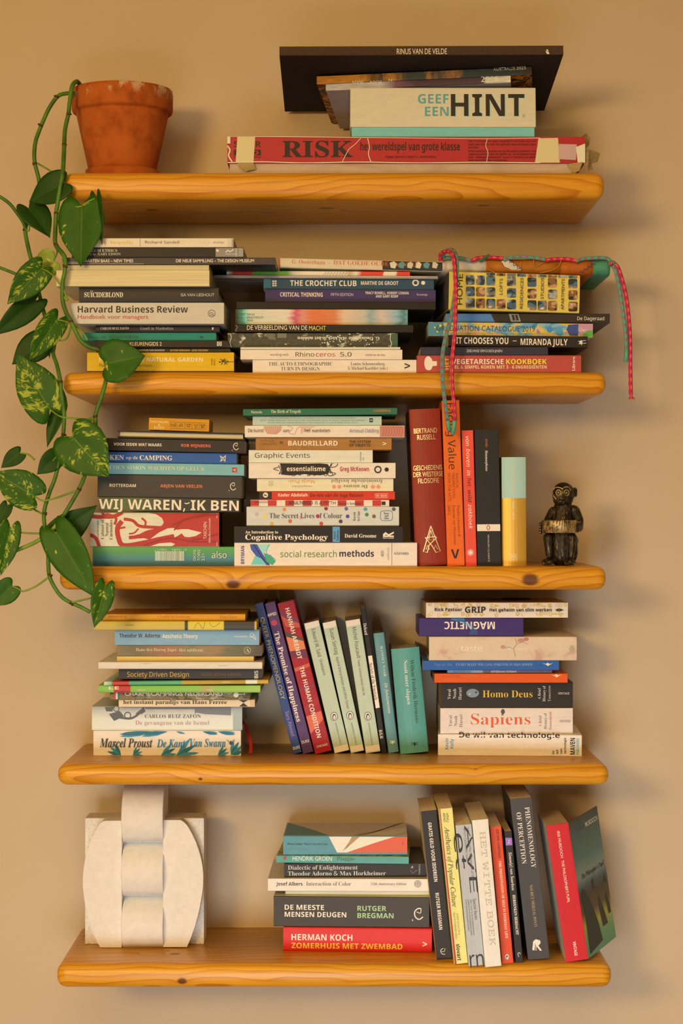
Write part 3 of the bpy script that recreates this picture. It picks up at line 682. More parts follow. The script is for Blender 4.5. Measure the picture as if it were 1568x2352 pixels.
# ================================================================== third shelf, middle stack
S = Stack(SH[3], 'middle stack on third shelf', 'books stacked on the third shelf')
S.add('thick white textbook with blue-green swirl', 538, 957.5, 1246.5, -.245, '#f0dfc6', [
    p_([(574, 1250), (590, 1250), (605, 1275), (620, 1297), (610, 1298), (590, 1280), (576, 1262)], '#3a4f9a'), p_([(590, 1250), (622, 1250), (610, 1268), (603, 1272)], '#9fd0dc'), p_([(605, 1270), (622, 1275), (633, 1290), (625, 1298), (612, 1290)], '#3fa070'), p_([(576, 1297), (586, 1276), (600, 1283), (612, 1297)], '#6fc0c0'), s_([(582, 1250), (598, 1275), (608, 1290), (618, 1298)], 2.4, '#1f2a5a'), s_([(618, 1250), (612, 1270), (632, 1285), (626, 1297)], 1.4, '#4fa8c0'), s_([(567, 1256), (576, 1270), (590, 1290)], .7, '#a8b8c8'),
    v_('BRYMAN', 557, 1295, 1254, 8, '#3f3f78', 'b'), h_('social research', 643.5, 773, 1272.5, 14.5, '#5a7a40', 'n'), h_('methods', 779, 858.5, 1271.5, 14.5, '#2a2038', 'b'), v_('4th', 877.5, 1279, 1265, 7, '#8a8a80', 'b'), v_('edition', 890.5, 1286, 1258, 6, '#a8a294', 'p'), l_([(899.5, 1247), (899.5, 1298)], 1, '#7a6a80'), h_('OXFORD', 905, 937.5, 1271.3, 5.6, '#4a4058', 's')], W=.19)
S.add('black psychology textbook with blue block', 537.5, 925, 1208.5, -.245, '#27211c', [
    h_('An Introduction to', 563, 638.5, 1222, 6.4, '#efdfc6', 'S'), h_('Cognitive Psychology', 563, 752.5, 1233.5, 12.2, '#efdfc6', 'S'), r_(763.5, 1208, 780, 1247, '#5a94bc'), v_('Third', 768, 1239, 1221, 4.6, '#232030', 'S'), v_('Edition', 775, 1242, 1218, 4.6, '#232030', 'S'),
    h_('David Groome', 791, 864, 1230.5, 8.4, '#efdfc6', 'S'), p_([(879, 1227), (885, 1222), (892, 1227), (904, 1221), (904, 1225), (893, 1231), (886, 1228), (880, 1232)], '#efdfc6'), r_(879, 1230, 904, 1233, '#efdfc6'), h_('ROUTLEDGE', 879, 904, 1235.5, 3.6, '#efdfc6', 'b')], W=.18)
dots = [('#cdbfae', 599.5, 1169), ('#e08848', 653, 1170), ('#8a2424', 748.5, 1168), ('#6a5a8c', 795, 1168.5), ('#4a98a0', 839, 1169.5), ('#4f5a66', 904, 1169.5), ('#b8b2a8', 589.5, 1181), ('#e8c858', 608.5, 1185.5), ('#e0a090', 690.5, 1189), ('#c8245c', 729.5, 1185.5), ('#3f4688', 798, 1186), ('#2f8a5c', 842, 1182), ('#7a5f34', 858.5, 1186), ('#d86038', 666, 1197), ('#503048', 782, 1197.5), ('#e0a048', 624, 1203), ('#d83a2c', 737.5, 1202.5)]
S.add('pale grey hardcover with coloured dots', 566, 916, 1163.5, -.240, '#d6cab6', [c_(x, y, 4.3, c) for c, x, y in dots] + [
    h_('The Secret Lives of Colour', 618.5, 785.5, 1184.5, 11.5, '#4f463e', 's'), v_('Kassia', 813, 1196, 1176, 5.6, '#5a5048', 's'), v_('St Clair', 823, 1197, 1174, 5.6, '#5a5048', 's'), ('l', [(887 + 14 * math.copysign(abs(math.cos(a)) ** .5, math.cos(a)), 1184.5 + 11.5 * math.copysign(abs(math.sin(a)) ** .5, math.sin(a))) for a in [6.2832 * k / 32 for k in range(33)]], .9, '#5a6478'), t('JM', 880, 1193, 894, 1176, 10, '#5a6478', 's', 270)], hard=True)
S.add('thin red and white striped paperback', 575, 893.5, 1148, -.238, '#ecdcc6', [r_(575, 1146, 594.5, 1164, '#c03028')] + [r_(615 + 40 * k, 1146, 635 + 40 * k, 1164, '#c03028') for k in range(7)] + [
    h_('ANDERSEN', 584.5, 614.5, 1153.5, 4, '#3a2a26', 'N'), h_('ADULTHOOD', 663, 718, 1155, 7.6, '#2e2622', 'b'), h_('IS A MYTH', 723, 770.5, 1155, 7.6, '#4a3a34', 'p'), h_("Sarah's Scribbles", 778, 828.5, 1156.5, 5.5, '#3a302c', 'I'), r_(876, 1152, 885, 1160, '#2a2420')])
S.add('thin red-orange paperback, black end block', 595, 906.5, 1128.8, -.240, '#d83a20', [r_(595, 1127, 624, 1148, '#231e1a'), c_(609.5, 1137, 6, '#eadac0'), t('F', 607, 1139, 612, 1134, 7, '#231e1a', 'b', 90),
    h_('Kader Abdolah', 638.5, 706, 1136.8, 7.4, '#f0d8b8', 'b'), h_('De reis van de lege flessen', 712, 833.5, 1137.5, 7.4, '#571a12', 'b'), ('l', [(861, 1134), (890.5, 1134), (890.5, 1143), (861, 1143), (861, 1134)], .8, '#f0d0b0'), h_('DE GEUS', 863.5, 888.5, 1138.5, 4.4, '#f0d0b0', 'b')])
S.add('pale yellow paperback, orange lettering upside down', 590, 903, 1099, -.238, '#e8d3a4', [
    h_('feministische leeslijst', 760, 877.5, 1105.5, 8, '#6a5238', 's', 180), h_('De nieuwe', 787.5, 844, 1117.5, 8, '#6a5238', 's', 180), h_('Marja Pruis', 661.5, 723.5, 1106, 8, '#d8884a', 's', 180), h_('samengesteld door', 669.5, 716.5, 1117.5, 4.2, '#9a7f58', 's', 180)] + [c_(x, 1118, 4.6, '#e09070') for x in (767, 779, 856, 868.5)] + [l_([(616, 1110), (622, 1104), (628, 1110), (622, 1117), (616, 1110)], .8, '#a88c60'), l_([(617, 1105), (627, 1116)], .6, '#a88c60'), l_([(627, 1105), (617, 1116)], .6, '#a88c60')])
scr = []
for k in range(6):
    scr.append(s_([(640 + 30 * math.sin(k * 2.1) * 0 + random.uniform(-4, 10) + 17 * j, 1079 + (12 if (j + k) % 2 else -12) * random.uniform(.6, 1.2)) for j in range(8)], 1.5, '#1f1a17'))
scr += [s_([(640, 1073), (628, 1077), (640, 1081)], 1.5, '#1f1a17'), s_([(760, 1065), (775, 1063), (770, 1072), (752, 1074)], 1.5, '#1f1a17'), s_([(755, 1084), (771, 1088), (757, 1093), (750, 1087)], 1.5, '#1f1a17')]
S.add('white paperback with black scribble behind title', 571, 908, 1063, -.245, '#ece0d2', [p_([(642, 1064), (665, 1062.5), (700, 1065), (735, 1063), (752, 1066), (758, 1075), (754, 1088), (735, 1092), (700, 1089), (665, 1092), (645, 1090), (648, 1078)], '#1f1a17')] + fine(scr) + [
    h_('essentialisme', 658.5, 747.5, 1076.8, 10.5, '#f2e6d6', 'b'), h_('Greg McKeown', 780.5, 847, 1077.3, 10, '#b0262c', 'b'), o_(867.5, 1078.5, 7, 3, '#1f1a17'), c_(887.5, 1078.5, 4.8, '#1f1a17')], W=.17)
S.add('light grey-white paperback, plain black title', 571, 855.5, 1033.5, -.242, '#e2d4c4', [h_('Graphic Events', 585, 711.5, 1046, 11, '#2f2924', 'n'), v_('ONOMATOPEE', 828, 1059, 1038, 3, '#3a332e', 'p'), v_('222', 834, 1058, 1050, 3, '#3a332e', 'p')], W=.17)
kraft = card('#b0783c', .8, .2)
S.add('kraft brown paperback with cream title', 587, 899, 1005, -.243, kraft, [h_('RADICAL', 598, 632, 1012.5, 4.4, '#6a4a2c', 'p'), h_('THINKERS', 596, 635, 1020, 4.4, '#6a4a2c', 'p'), t('m', 642, 1019, 649, 1014, 9, '#33313c', 'b', 90), h_('BAUDRILLARD', 661.5, 775, 1018, 11, '#f0dcb8', 'b'), h_('THE SYSTEM', 802, 850.5, 1014.5, 6.2, '#2e2418', 'b'), h_('OF OBJECTS', 802, 850, 1022.7, 6.2, '#2e2418', 'b'), t('V', 878, 1023, 887, 1015, 8.5, '#f0dcb8', 'b', 90)])
S.add('white paperback with red anatomical sketches', 562, 929, 977.5, -.250, '#efe0cc', [
    p_([(605, 977), (648, 977), (645, 990), (634, 998), (615, 997), (606, 988)], '#d8a890'), s_([(660, 979), (672, 983), (664, 994), (676, 997), (682, 985), (690, 979)], 1.2, '#c88068'), p_([(690, 978), (725, 978), (712, 986), (690, 997)], '#dcae98'), r_(872, 977, 929, 1004, '#c87a66')] + fine([s_([(876 + 6 * k, 978), (882 + 6 * k, 988), (878 + 6 * k, 1003)], .9, '#a04434') for k in range(8)]) + fine([s_([(607 + 5 * k, 978), (611 + 4.5 * k, 987), (614 + 3 * k, 997)], .6, '#b86a54') for k in range(8)]) + [
    h_('De kunst', 569.5, 605, 988.8, 8, '#4a3f38', 'n'), h_('van', 649.5, 664, 988.8, 8, '#4a3f38', 'n'), h_('het wankelen', 699.5, 757.5, 988.8, 8, '#4a3f38', 'n'), h_('Arnoud Odding', 802, 869.5, 989.3, 8, '#6a7c90', 'n')], W=.19)
S.add('thin pale green booklet with typewritten lines', 580, 876, 956, -.245, '#bcc4ac', [
    h_('Niels Gammelgaard / Pelikan, Vico Magistretti (IT), Hans Sandgren Jakobsen,', 621, 816.5, 959.8, 3, '#6f7562', 'm'), h_('Niels Jørgen Haugesen, David Lewis (US), Cecilie Manz, Ernst & Jensen, Nicholai Wiig-Hansen,', 598, 838, 965.3, 3, '#6f7562', 'm'), h_('Thomas Pedersen, Hannes Wettstein / Hürlemann (CH), Strand & Hvass, Peter Karpf,', 614, 822, 970.8, 3, '#6f7562', 'm'), r_(848, 960.5, 856, 970, '#2c2a26'), t('5', 850, 967, 854, 963, 5, '#bcc4ac', 'b', 90)], W=.2)
S.add('slim dark green paperback on top', 558, 912, 938, -.255, '#2f6a4a', [h_('Nietzsche', 576, 601.5, 946.3, 6, '#e6dcc4', 's'), h_('The Birth of Tragedy', 622, 691.5, 945, 7, '#e6dcc4', 's'), h_('CAMBRIDGE', 857, 897, 943, 5.4, '#d0683a', 'S')], tilt=-.5, W=.16)

# ================================================================== third shelf, upright row
R = Row(SH[3], 'upright row on third shelf', 'upright books on the third shelf')
GD = ink('#e8c886', .35, .5)
R.add('tall brick-red hardcover with gold lettering', (938, 940), (1012, 938), (955, 1297), (1026, 1296), -.235, '#92301f', [
    t('BERTRAND', 950, 989, 1003.5, 989, 11, GD, 'p', 90), t('RUSSELL', 958, 1004, 1000, 1004, 11, GD, 'p', 90), t('GESCHIEDENIS', 949, 1074, 1015, 1074, 11, GD, 'p', 90), t('DER WESTERSE', 949, 1089, 1017, 1089, 11, GD, 'p', 90), t('FILOSOFIE', 960, 1104, 1008, 1104, 11, GD, 'p', 90),
    l_([(989, 1208), (972, 1267), (981, 1269), (985, 1252), (1003, 1234)], 2, GD), l_([(989, 1208), (1011, 1266), (1001, 1269), (992, 1254), (976, 1235), (1001, 1232)], 2, GD), l_([(989, 1218), (984, 1240), (996, 1240), (989, 1218)], 1.6, GD), l_([(978, 1262), (981, 1252), (986, 1262)], 1.4, GD), l_([(1005, 1262), (1000, 1252), (996, 1262)], 1.4, GD)], W=.16, hard=True, bulge=.004, boards='#4a1a16')
R.add('tall orange paperback with large black title', (1014, 920), (1055, 919), (1027.5, 1293), (1067, 1292), -.238, '#e8651c', [
    t('Facing Value', 1034, 926, 1039, 1078, 17, '#2a2018', 'n', 0), t('RADICAL', 1048, 1087, 1051, 1122, 6, '#8a3a10', 'p', 0), t('PERSPECTIVES', 1039, 1087, 1043, 1144, 6, '#8a3a10', 'p', 0), t('FROM THE ARTS', 1029, 1087, 1034, 1151, 6, '#8a3a10', 'p', 0), t('Maaike Lauwaert &', 1051, 1161, 1056, 1232, 6, '#8a3a10', 'p', 0), t('Francien van Westrenen', 1041, 1161, 1046, 1251, 6, '#8a3a10', 'p', 0), t('(eds.)', 1031, 1161, 1032, 1182, 6, '#8a3a10', 'p', 0), t('V', 1035.5, 1272, 1054.5, 1272, 21, '#1c1612', 'b', 90)], W=.17)
R.add('slim coral paperback with italic title', (1060, 989), (1087, 988), (1069, 1296), (1094.5, 1296), -.232, '#e8503a', [
    t('van', 1073, 1002, 1074, 1024, 9, '#f2dcc8', 'N', 0), t('boven', 1074.5, 1031, 1076, 1072, 9, '#f2dcc8', 'N', 0), t('in', 1076, 1080, 1076.5, 1092, 9, '#f2dcc8', 'N', 0), t('het', 1077, 1098, 1078, 1118, 9, '#3a1a14', 'N', 0), t('wild', 1078, 1126, 1079, 1154, 9, '#3a1a14', 'N', 0), t('zakboek', 1079, 1158, 1081, 1215, 9, '#f2dcc8', 'N', 0)]
    + [l_([(1080, 1269), (1080 + 8 * math.cos(a), 1269 + 8 * math.sin(a))], 1.4, '#f4dcc8') for a in [k * .5236 for k in range(12)]], boards='#f0d0b8', W=.15)
R.add('black classic paperback with thin cream band', (1088.5, 987), (1145, 986), (1096.5, 1296), (1151, 1295), -.230, '#2b2723', [
    t('OVID', 1116.5, 1008, 1117, 1027, 5, '#d86a3a', 'p', 0), t('Metamorphoses', 1116.5, 1034, 1118, 1082, 6, '#d8cdb8', 'I', 0), p_([(1094, 1204.5), (1148.5, 1204), (1149, 1219.5), (1094.5, 1220)], '#eadccb'), c_(1121, 1212, 4.2, '#c85a30', 6), c_(1121, 1212, 2, '#eadccb', 4), t('PENGUIN CLASSICS', 1121.5, 1228, 1122, 1290, 3.4, '#c8bca8', 'p', 0)], W=.14, boards='#1d2622')
gold = NT('gold_foil', .38, .5); gold.b.inputs['Metallic'].default_value = .35; gold = gold.color(C('#d29a38'))
R.add('stout gold and mint clothbound hardcover', (1150.5, 1050), (1209, 1050), (1153, 1296), (1209, 1296), -.225, gold, [
    r_(1150, 1048, 1211, 1144, '#a9c2ad'), t('HERMAN MELVILLE', 1177.5, 1063, 1178, 1139, 5, '#d8c07a', 's', 0), t('MOBY DICK', 1178.5, 1150, 1179, 1194, 5.4, '#e8d2a0', 's', 0), ('l', [(1172, 1273), (1186, 1273), (1186, 1286), (1172, 1286), (1172, 1273)], 1, '#ecd6a4'), t('M', 1175, 1279.5, 1183, 1279.5, 8, '#ecd6a4', 'p', 90)], W=.13, hard=True, bulge=.004)

# ================================================================== fourth shelf, left stack
room_tint(1.0, 0.80, 0.60)
S = Stack(SH[4], 'left stack on fourth shelf', 'books stacked on the fourth shelf')
TL = '#2f86a0'; TL2 = '#1f6a80'
def frond(x, y, dx, dy, n=4, k=1.0, sp=.38):
    out = []
    for i in range(n):
        a = (i - (n - 1) / 2) * sp; c, s = math.cos(a), math.sin(a)
        ex, ey = dx * c - dy * s, dx * s + dy * c; nx, ny = -ey * .13 * k, ex * .13 * k
        out.append(p_([(x, y), (x + ex * .25 + nx * .7, y + ey * .25 + ny * .7), (x + ex * .5 + nx, y + ey * .5 + ny), (x + ex * .8 + nx * .5, y + ey * .8 + ny * .5), (x + ex, y + ey), (x + ex * .75 - nx * .6, y + ey * .75 - ny * .6), (x + ex * .4 - nx * .8, y + ey * .4 - ny * .8)], (TL, TL2)[i % 2]))
    return out
S.add('thick cream paperback with teal leaf pattern', 214.5, 553, 1678, -.160, '#f0e4c6',
    frond(278, 1735, -30, -15) + frond(305, 1735, 20, -13) + frond(370, 1735, 35, -10) + frond(405, 1735, 50, -16, 4, .8) + frond(500, 1735, 24, -12) + frond(530, 1733, 24, -26) + frond(350, 1680, -75, 9, 2, .7, .07) + frond(385, 1680, -60, 9, 2, .7, .08) + frond(405, 1680, 20, 5, 1) + frond(465, 1680, 35, 5, 2, .8, .1) + frond(500, 1680, 40, 5, 2, .8, .1) + [
    h_('Marcel Proust', 229, 350, 1706, 20, '#37302a', 'I'), h_('De Kant', 360, 425, 1707, 18, '#2f7896', 'I'), h_('Van Swann', 436, 518, 1706, 18, '#2f7896', 'I'), c_(530, 1706, 2.2, '#3a322c', 5), l_([(526, 1703), (520, 1699)], 1.8, '#8a8272'), l_([(533, 1703), (539, 1699)], 1.8, '#8a8272'), l_([(525, 1708), (536, 1704)], 1, '#3a322c'), l_([(525, 1704), (536, 1709)], 1, '#3a322c')], W=.14)
zaf = ramp_mat('misty_grey_jacket', 2, 0, .038, [(0, '#e0d8c8'), (.5, '#d8d0c0'), (.8, '#b8b4aa'), (1, '#9a9890')], .5, (30, 30, 60), .35)
GY = '#5a5c5c'
S.add('thick grey jacketed hardcover with lamppost print', 211, 556, 1622, -.160, zaf, [
    r_(334, 1623, 447, 1629, '#7a7a76'), p_([(240, 1624), (262, 1623), (258, 1634), (244, 1634)], GY), p_([(250, 1640), (275, 1633), (285, 1645), (262, 1656)], GY), o_(267, 1628, 6, 2, GY), o_(293, 1643, 7, 2.4, GY), s_([(275, 1648), (300, 1650), (318, 1640), (330, 1625)], 5, GY), p_([(310, 1640), (330, 1624), (334, 1634), (326, 1640)], GY), p_([(447, 1622), (530, 1624), (530, 1643), (470, 1640), (447, 1636)], '#75787a'), r_(535, 1622, 556, 1677, '#a8b0a8'),
    h_('CARLOS RUIZ ZAFÓN', 332.5, 461, 1645, 8.2, '#5a4e4a', 's'), h_('De gevangene van de hemel', 310.5, 480.5, 1660, 9.4, '#c08a88', 's')], W=.15, hard=True, bulge=.001)
ribbon_z = S.z
S.add('thin cream paperback with heavy brown title', 272.5, 585, 1607, -.175, '#e6c9a0', [r_(574, 1600, 585, 1626, '#d8b084'), h_('het instant paradijs van Hans Ferrée', 283, 521, 1612.5, 8.6, '#4a2f1c', 'S'), r_(549, 1605, 569, 1624, '#2c2622'), p_([(549, 1605), (559, 1614), (549, 1624)], '#e0c4a0'), p_([(569, 1605), (559, 1614), (569, 1624)], '#e0c4a0')])
camo = blotch_mat('campsite_photos', ['#2e2a1c', '#4a4a26', '#8a6a30', '#6a6a5a', '#b09a70', '#3a3a20'], (60, 60, 110), .45, .8, 4)
S.add('camping guide with photo spine, white capitals', 252.5, 574, 1588.5, -.180, camo, [r_(261, 1586, 266, 1606, '#c84a34'), r_(266, 1586, 270, 1606, WH), r_(270, 1586, 275, 1606, '#3a7a6a'), h_('CHARMECAMPINGS NEDERLAND', 286.5, 511, 1593.5, 8.4, '#f2e6cc', 'P'), c_(542, 1596, 6, '#e8dcc4'), h_('anwb', 544, 563, 1593.5, 5, '#e8dcc4', 'I')])
gm1 = ramp_mat('green_magazine_spine', 0, -.125, .125, [(0, '#7fb04a'), (.1, '#8abb50'), (.102, '#b8322c'), (.2, '#b8322c'), (.205, '#7fb544'), (.6, '#86b84c'), (.66, '#b0a060'), (.74, '#90b84c'), (1, '#9ac050')], .02, (20, 20, 60))
S.add('lime green stapled magazine', 225.5, 597.5, 1574.5, -.200, gm1, [l_([(315, 1585), (333, 1585)], 1, '#e8e0c8'), l_([(475, 1585), (489, 1585)], 1, '#e8e0c8'), h_('LE', 250, 273, 1580, 7, '#e8d8c0', 'b')], W=.19, name='magazine', cat='magazine', bulge=.001)
gm2 = ramp_mat('teal_ochre_magazine_spine', 0, -.125, .125, [(0, '#d8d0b0'), (.05, '#6fae80'), (.051, '#b83a30'), (.15, '#b83a30'), (.155, '#4f9c70'), (.47, '#5aa878'), (.475, '#b8983a'), (.86, '#b08a2c'), (.865, '#e0dcc8'), (.93, '#e0dcc8'), (.935, '#c09a30'), (1, '#c8a040')], .01, (20, 20, 60))
S.add('teal and ochre stapled magazine', 239, 616, 1563.5, -.205, gm2, [l_([(510, 1567), (529, 1566)], 1, '#e8e0c8')], W=.2, name='magazine', cat='magazine', tilt=-.6, bulge=.0008)
S.add('dark grey paperback with yellow title', 272.5, 601.5, 1534, -.195, '#3b3534', [h_('Society Driven Design', 292, 433.5, 1549, 11, '#e0a82a', 'n'), h_('HODA JUDAH ARMANI', 463, 554, 1548.7, 6.6, '#6f5426', 'p'), v_('BIS', 588, 1558, 1540, 8.5, '#e4d8cc', 'P')])
S.add('thin white stapled magazine', 226, 602, 1520.5, -.220, '#e2d0b8', [l_([(328, 1524), (347, 1524)], 1, '#a89a88'), l_([(501, 1529), (521, 1529)], 1, '#a89a88')], W=.2, name='magazine', cat='magazine', bulge=.001)
S.add('paperback showing yellow page edges', 268, 583, 1507.5, -.205, '#c8a860', paper='#e6be68', fore=True)
subl = ramp_mat('landscape_painting_spine', 0, -.11, .11, [(0, '#8a7450'), (.15, '#7a6a48'), (.35, '#a86a48'), (.5, '#8a7a54'), (.65, '#a07a50'), (.8, '#6f6a4c'), (1, '#5a4a34')], .3, (30, 30, 90), .45, .25)
S.add('brownish painted paperback, pale serif title', 269, 601, 1482, -.205, subl, [h_('Hans den Hartog Jager', 312, 405.5, 1492, 7, '#d8c294', 's'), h_('Het sublieme', 411, 466, 1493, 7, '#d8c294', 's'), o_(568, 1494, 7.6, .8, '#d8c294'), t('A', 563, 1494, 573, 1494, 8.5, '#d8c294', 's')])
S.add('light blue paperback with black-white title', 263.5, 595, 1446, -.208, '#86a8c8', [h_('Theodor W. Adorno', 274, 367.5, 1460, 9, '#37302e', 'b'), h_('Aesthetic Theory', 372.5, 454, 1461, 9, '#efe6da', 'b'), h_('revelations', 538, 568, 1461.5, 5, '#dfe0dc', 'p'), o_(578, 1458, 4, 1, '#e8e4dc'), s_([(573, 1463), (580, 1463), (587, 1469)], 1.4, '#e8e4dc'), l_([(583, 1457), (588, 1468)], 1.2, '#e8e4dc')])
ybm = ramp_mat('yellow_black_magazine_spine', 0, -.126, .126, [(0, '#c8a840'), (.03, '#d0b048'), (.555, '#c8aa40'), (.56, '#2c2824'), (.575, '#2c2824'), (.58, '#d8bc38'), (.79, '#d8bc38'), (.795, '#38332a'), (.975, '#38332a'), (.98, '#c8a840'), (1, '#c8a840')], 0)
S.add('yellow and black stapled magazine', 214.5, 589, 1427, -.225, ybm, [l_([(289, 1436), (307, 1436)], .9, '#4a3f28'), s_([(445, 1444), (455, 1430), (466, 1444), (470, 1428)], .7, '#3a3020'), s_([(480, 1430), (490, 1440), (505, 1430)], .6, '#3a3020')], W=.2, name='magazine', cat='magazine', bulge=.001)
S.add('orange paperback on top', 236, 563, 1410.5, -.212, '#d8961e', [h_('BERGER Et al.', 250, 292, 1416.3, 4.8, '#b8501c', 'b'), h_('A Toolkit for Gathering', 360.5, 436.5, 1416.3, 5.4, '#b8501c', 's'), h_('Draw Down', 504, 544, 1417, 5.4, '#b8501c', 'p')], W=.17)

# ================================================================== fourth shelf, leaning row
R = Row(SH[4], 'leaning row on fourth shelf', 'leaning books on the fourth shelf')
R.add('slim blue paperback with yellow capitals', (583.5, 1388), (604, 1384.6), (673, 1733), (693.5, 1730.5), -.138, '#34467e', [
    t('QUEER PHENOMENOLOGY', 601, 1418, 651, 1606, 9, '#cdb84a', 'p'), t('Sara Ahmed', 658, 1634, 674, 1690, 8, '#b07a9a', 'p'), t('DUKE', 672, 1717, 689, 1717, 7, '#e0d8d0', 'P', 90)])
R.add('purple paperback with chunky white title', (606.4, 1386.7), (632, 1382), (695.5, 1732), (720, 1728.4), -.138, '#5a3a64', [
    t('AHMED', 613, 1411, 635, 1411, 7, '#e6dcd4', 'P', 90), t('The Promise of Happiness', 634, 1451, 687, 1657, 11, '#f0e4d8', 'S'), t('DUKE', 692, 1703, 710, 1703, 6.4, '#e0d8d0', 'P', 90)] + [o_(629.5 + 4.2 * math.cos(a), 1430.5 + 4.2 * math.sin(a), 2.2, 1, '#d84a5a') for a in [k * .785 for k in range(8)]] + [o_(629.5, 1430.5, 2.5, 1, '#d84a5a')])
AR = [p_([(640, 1400), (664, 1413), (686, 1420), (690, 1432), (662, 1424), (643, 1412)], '#7a2a48'), p_([(644, 1414), (662, 1424), (690, 1430), (693, 1440), (656, 1440)], '#c0503a'), p_([(653, 1450), (694, 1465), (698, 1472), (655, 1463)], '#4a4038'), p_([(655, 1463), (698, 1472), (703, 1490), (663, 1497)], '#dc7a4c'), p_([(663, 1497), (703, 1490), (708, 1511), (667, 1510)], '#6a2444'), p_([(675, 1535), (712, 1522), (714, 1530), (676, 1544)], '#c8583c'), p_([(687, 1581), (722, 1570), (722, 1578), (690, 1586)], '#8a2a44'), p_([(702, 1646), (738, 1632), (742, 1652), (712, 1686)], '#dc6448'), p_([(697, 1625), (730, 1600), (734, 1615), (700, 1640)], '#a82028')]
R.add('red paperback with angular orange shapes', (635.4, 1386.7), (676, 1378), (723, 1733), (762, 1722.6), -.142, '#a81c26', AR + [
    t('HANNAH ARENDT', 658, 1397, 690, 1513, 10, '#f2e2cc', 'b'), t('THE HUMAN CONDITION', 692, 1531, 733, 1694, 10, '#f2e2cc', 'b'), t('CHICAGO', 726, 1712, 753, 1712, 5, '#e8d2bc', 'P', 90)])
MN = '#bfc6a6'
def classic(look, tl, tr, bl, br, Y, au, ti, aup, tip, peng, mc, fs2):
    (ax, ay), (bx, by) = tl, tr; (cx, cy), (dx, dy) = bl, br
    k = lambda a, b, u: (a[0] + (b[0] - a[0]) * u, a[1] + (b[1] - a[1]) * u)
    px, py = peng
    R.add(look, tl, tr, bl, br, Y, MN, [
        p_([tl, tr, k(tr, br, .045), k(tl, bl, .045)], '#ecdcc4'), p_([k(tl, bl, .957), k(tr, br, .957), br, bl], '#ecdcc4'),
        t(au, *aup, 8.6, '#37352e', 'n'), t(ti, *tip, fs2, '#3f3d36', 'n'), c_(px, py, 7.6, '#dfe0cc', 9.6), o_(px, py, 7.6, 1.1, '#2a2824', 9.6), c_(px, py + 1, 4, '#2a2824', 7), c_(px + .4, py + 2, 2.4, '#efe6d6', 5), t('MODERN CLASSICS', *mc, 3, '#5a6a5a', 'n')], boards='#5f8f80', paper='#c8a888')
classic('first mint green classic, cream end bands', (697, 1433.6), (733, 1423), (767, 1730), (803, 1721), -.130, 'Edward W. Said', 'Orientalism', (720, 1444, 733, 1508), (737, 1514, 744, 1551), (767, 1645.5), (771, 1660, 782, 1711), 6.4)
classic('second mint green classic, cream end bands', (739, 1432), (772.7, 1424), (805.5, 1727.6), (836, 1721.7), -.128, 'Susan Sontag', 'Against Interpretation and Other Essays', (762, 1443, 772, 1503), (775, 1508, 799, 1628), (803.5, 1643), (808, 1660, 817, 1711), 6.0)
classic('third mint green classic, cream end bands', (793, 1427), (827, 1420.4), (839, 1728), (874.5, 1722), -.130, 'Michel Foucault', 'Power  Essential Works 1954–84', (814, 1440, 823, 1512), (824, 1516, 835, 1597), (844.5, 1645), (847, 1660, 854, 1711), 5.0)
R.add('very slim black and white paperback', (827, 1398), (840, 1396), (877, 1730), (888, 1727.6), -.132, '#231f1b', [
    p_([(844.5, 1507), (856, 1505), (873, 1625), (862, 1627)], '#ecdfcc'), t('Debord', 836, 1432, 842, 1458, 7.4, '#ecdfcc', 's'), t('Society of the Spectacle', 851, 1523, 864, 1608, 8, '#2a2622', 's'), t('B&R', 873, 1676, 876, 1697, 7, '#ecdfcc', 's')])
R.add('grey-teal hardcover with pale serif title', (856, 1455.6), (882.7, 1452), (891.5, 1728.4), (915.5, 1727), -.125, '#6b9492', [
    t('RAMSEY NASR', 876, 1484, 884, 1554, 5.4, '#cfd6c0', 's'), t('De fundamenten', 886, 1568, 895, 1638, 7, '#dfe4cc', 'i'), c_(901, 1705, 2.2, '#e0d8c0', 4), l_([(895, 1701), (907, 1706)], 1.6, '#e0d8c0'), l_([(907, 1701), (895, 1707)], 1.6, '#e0d8c0')], W=.12, hard=True, bulge=.0015, boards='#4f7472')
R.add('wide sea-green hardcover, rounded spine', (897, 1492), (963, 1485), (919, 1733), (985, 1729), -.140, '#5f9c8e', [
    t('Willem Frederik Hermans', 946, 1515, 958, 1660, 8.4, '#2f4a44', 's'), t('Nooit meer slapen', 931, 1516, 939, 1618, 8.4, '#e6e2c8', 's'), c_(952, 1709, 2, '#1f2c28', 5), l_([(944, 1705), (960, 1711)], 1.3, '#1f2c28'), l_([(960, 1705), (944, 1711)], 1.3, '#1f2c28')], W=.13, hard=True, bulge=.005, boards='#2c3430')

# ================================================================== fourth shelf, right stack
S = Stack(SH[4], 'right stack on fourth shelf', 'books stacked on the fourth shelf')
S.add('white paperback, black title cut off above', 1006, 1334.5, 1687.5, -.162, '#f0e2ce', [
    h_('De wil van technologie', 1054, 1285, 1688.5, 12, '#1d1815', 'b'), v_('Kevin', 1025.5, 1721, 1696, 7.6, '#3f98b8', 'b'), v_('Kelly', 1037, 1719, 1697, 7.6, '#3f98b8', 'b'),
    v_('De', 1270, 1732, 1724, 5, '#2a2420', 'b'), v_('wil', 1279, 1732, 1722, 5, '#2a2420', 'b'), v_('van', 1288, 1732, 1719, 5, '#2a2420', 'b'), v_('technologie', 1297, 1731, 1695, 5, '#2a2420', 'b'), v_('MAVEN', 1314.5, 1733, 1695, 11, '#1d1815', 'b'), v_('PUBLISHING', 1326, 1733, 1696, 6, '#4fa8c8', 'b')], yaw=-3, paper='#d0b890')
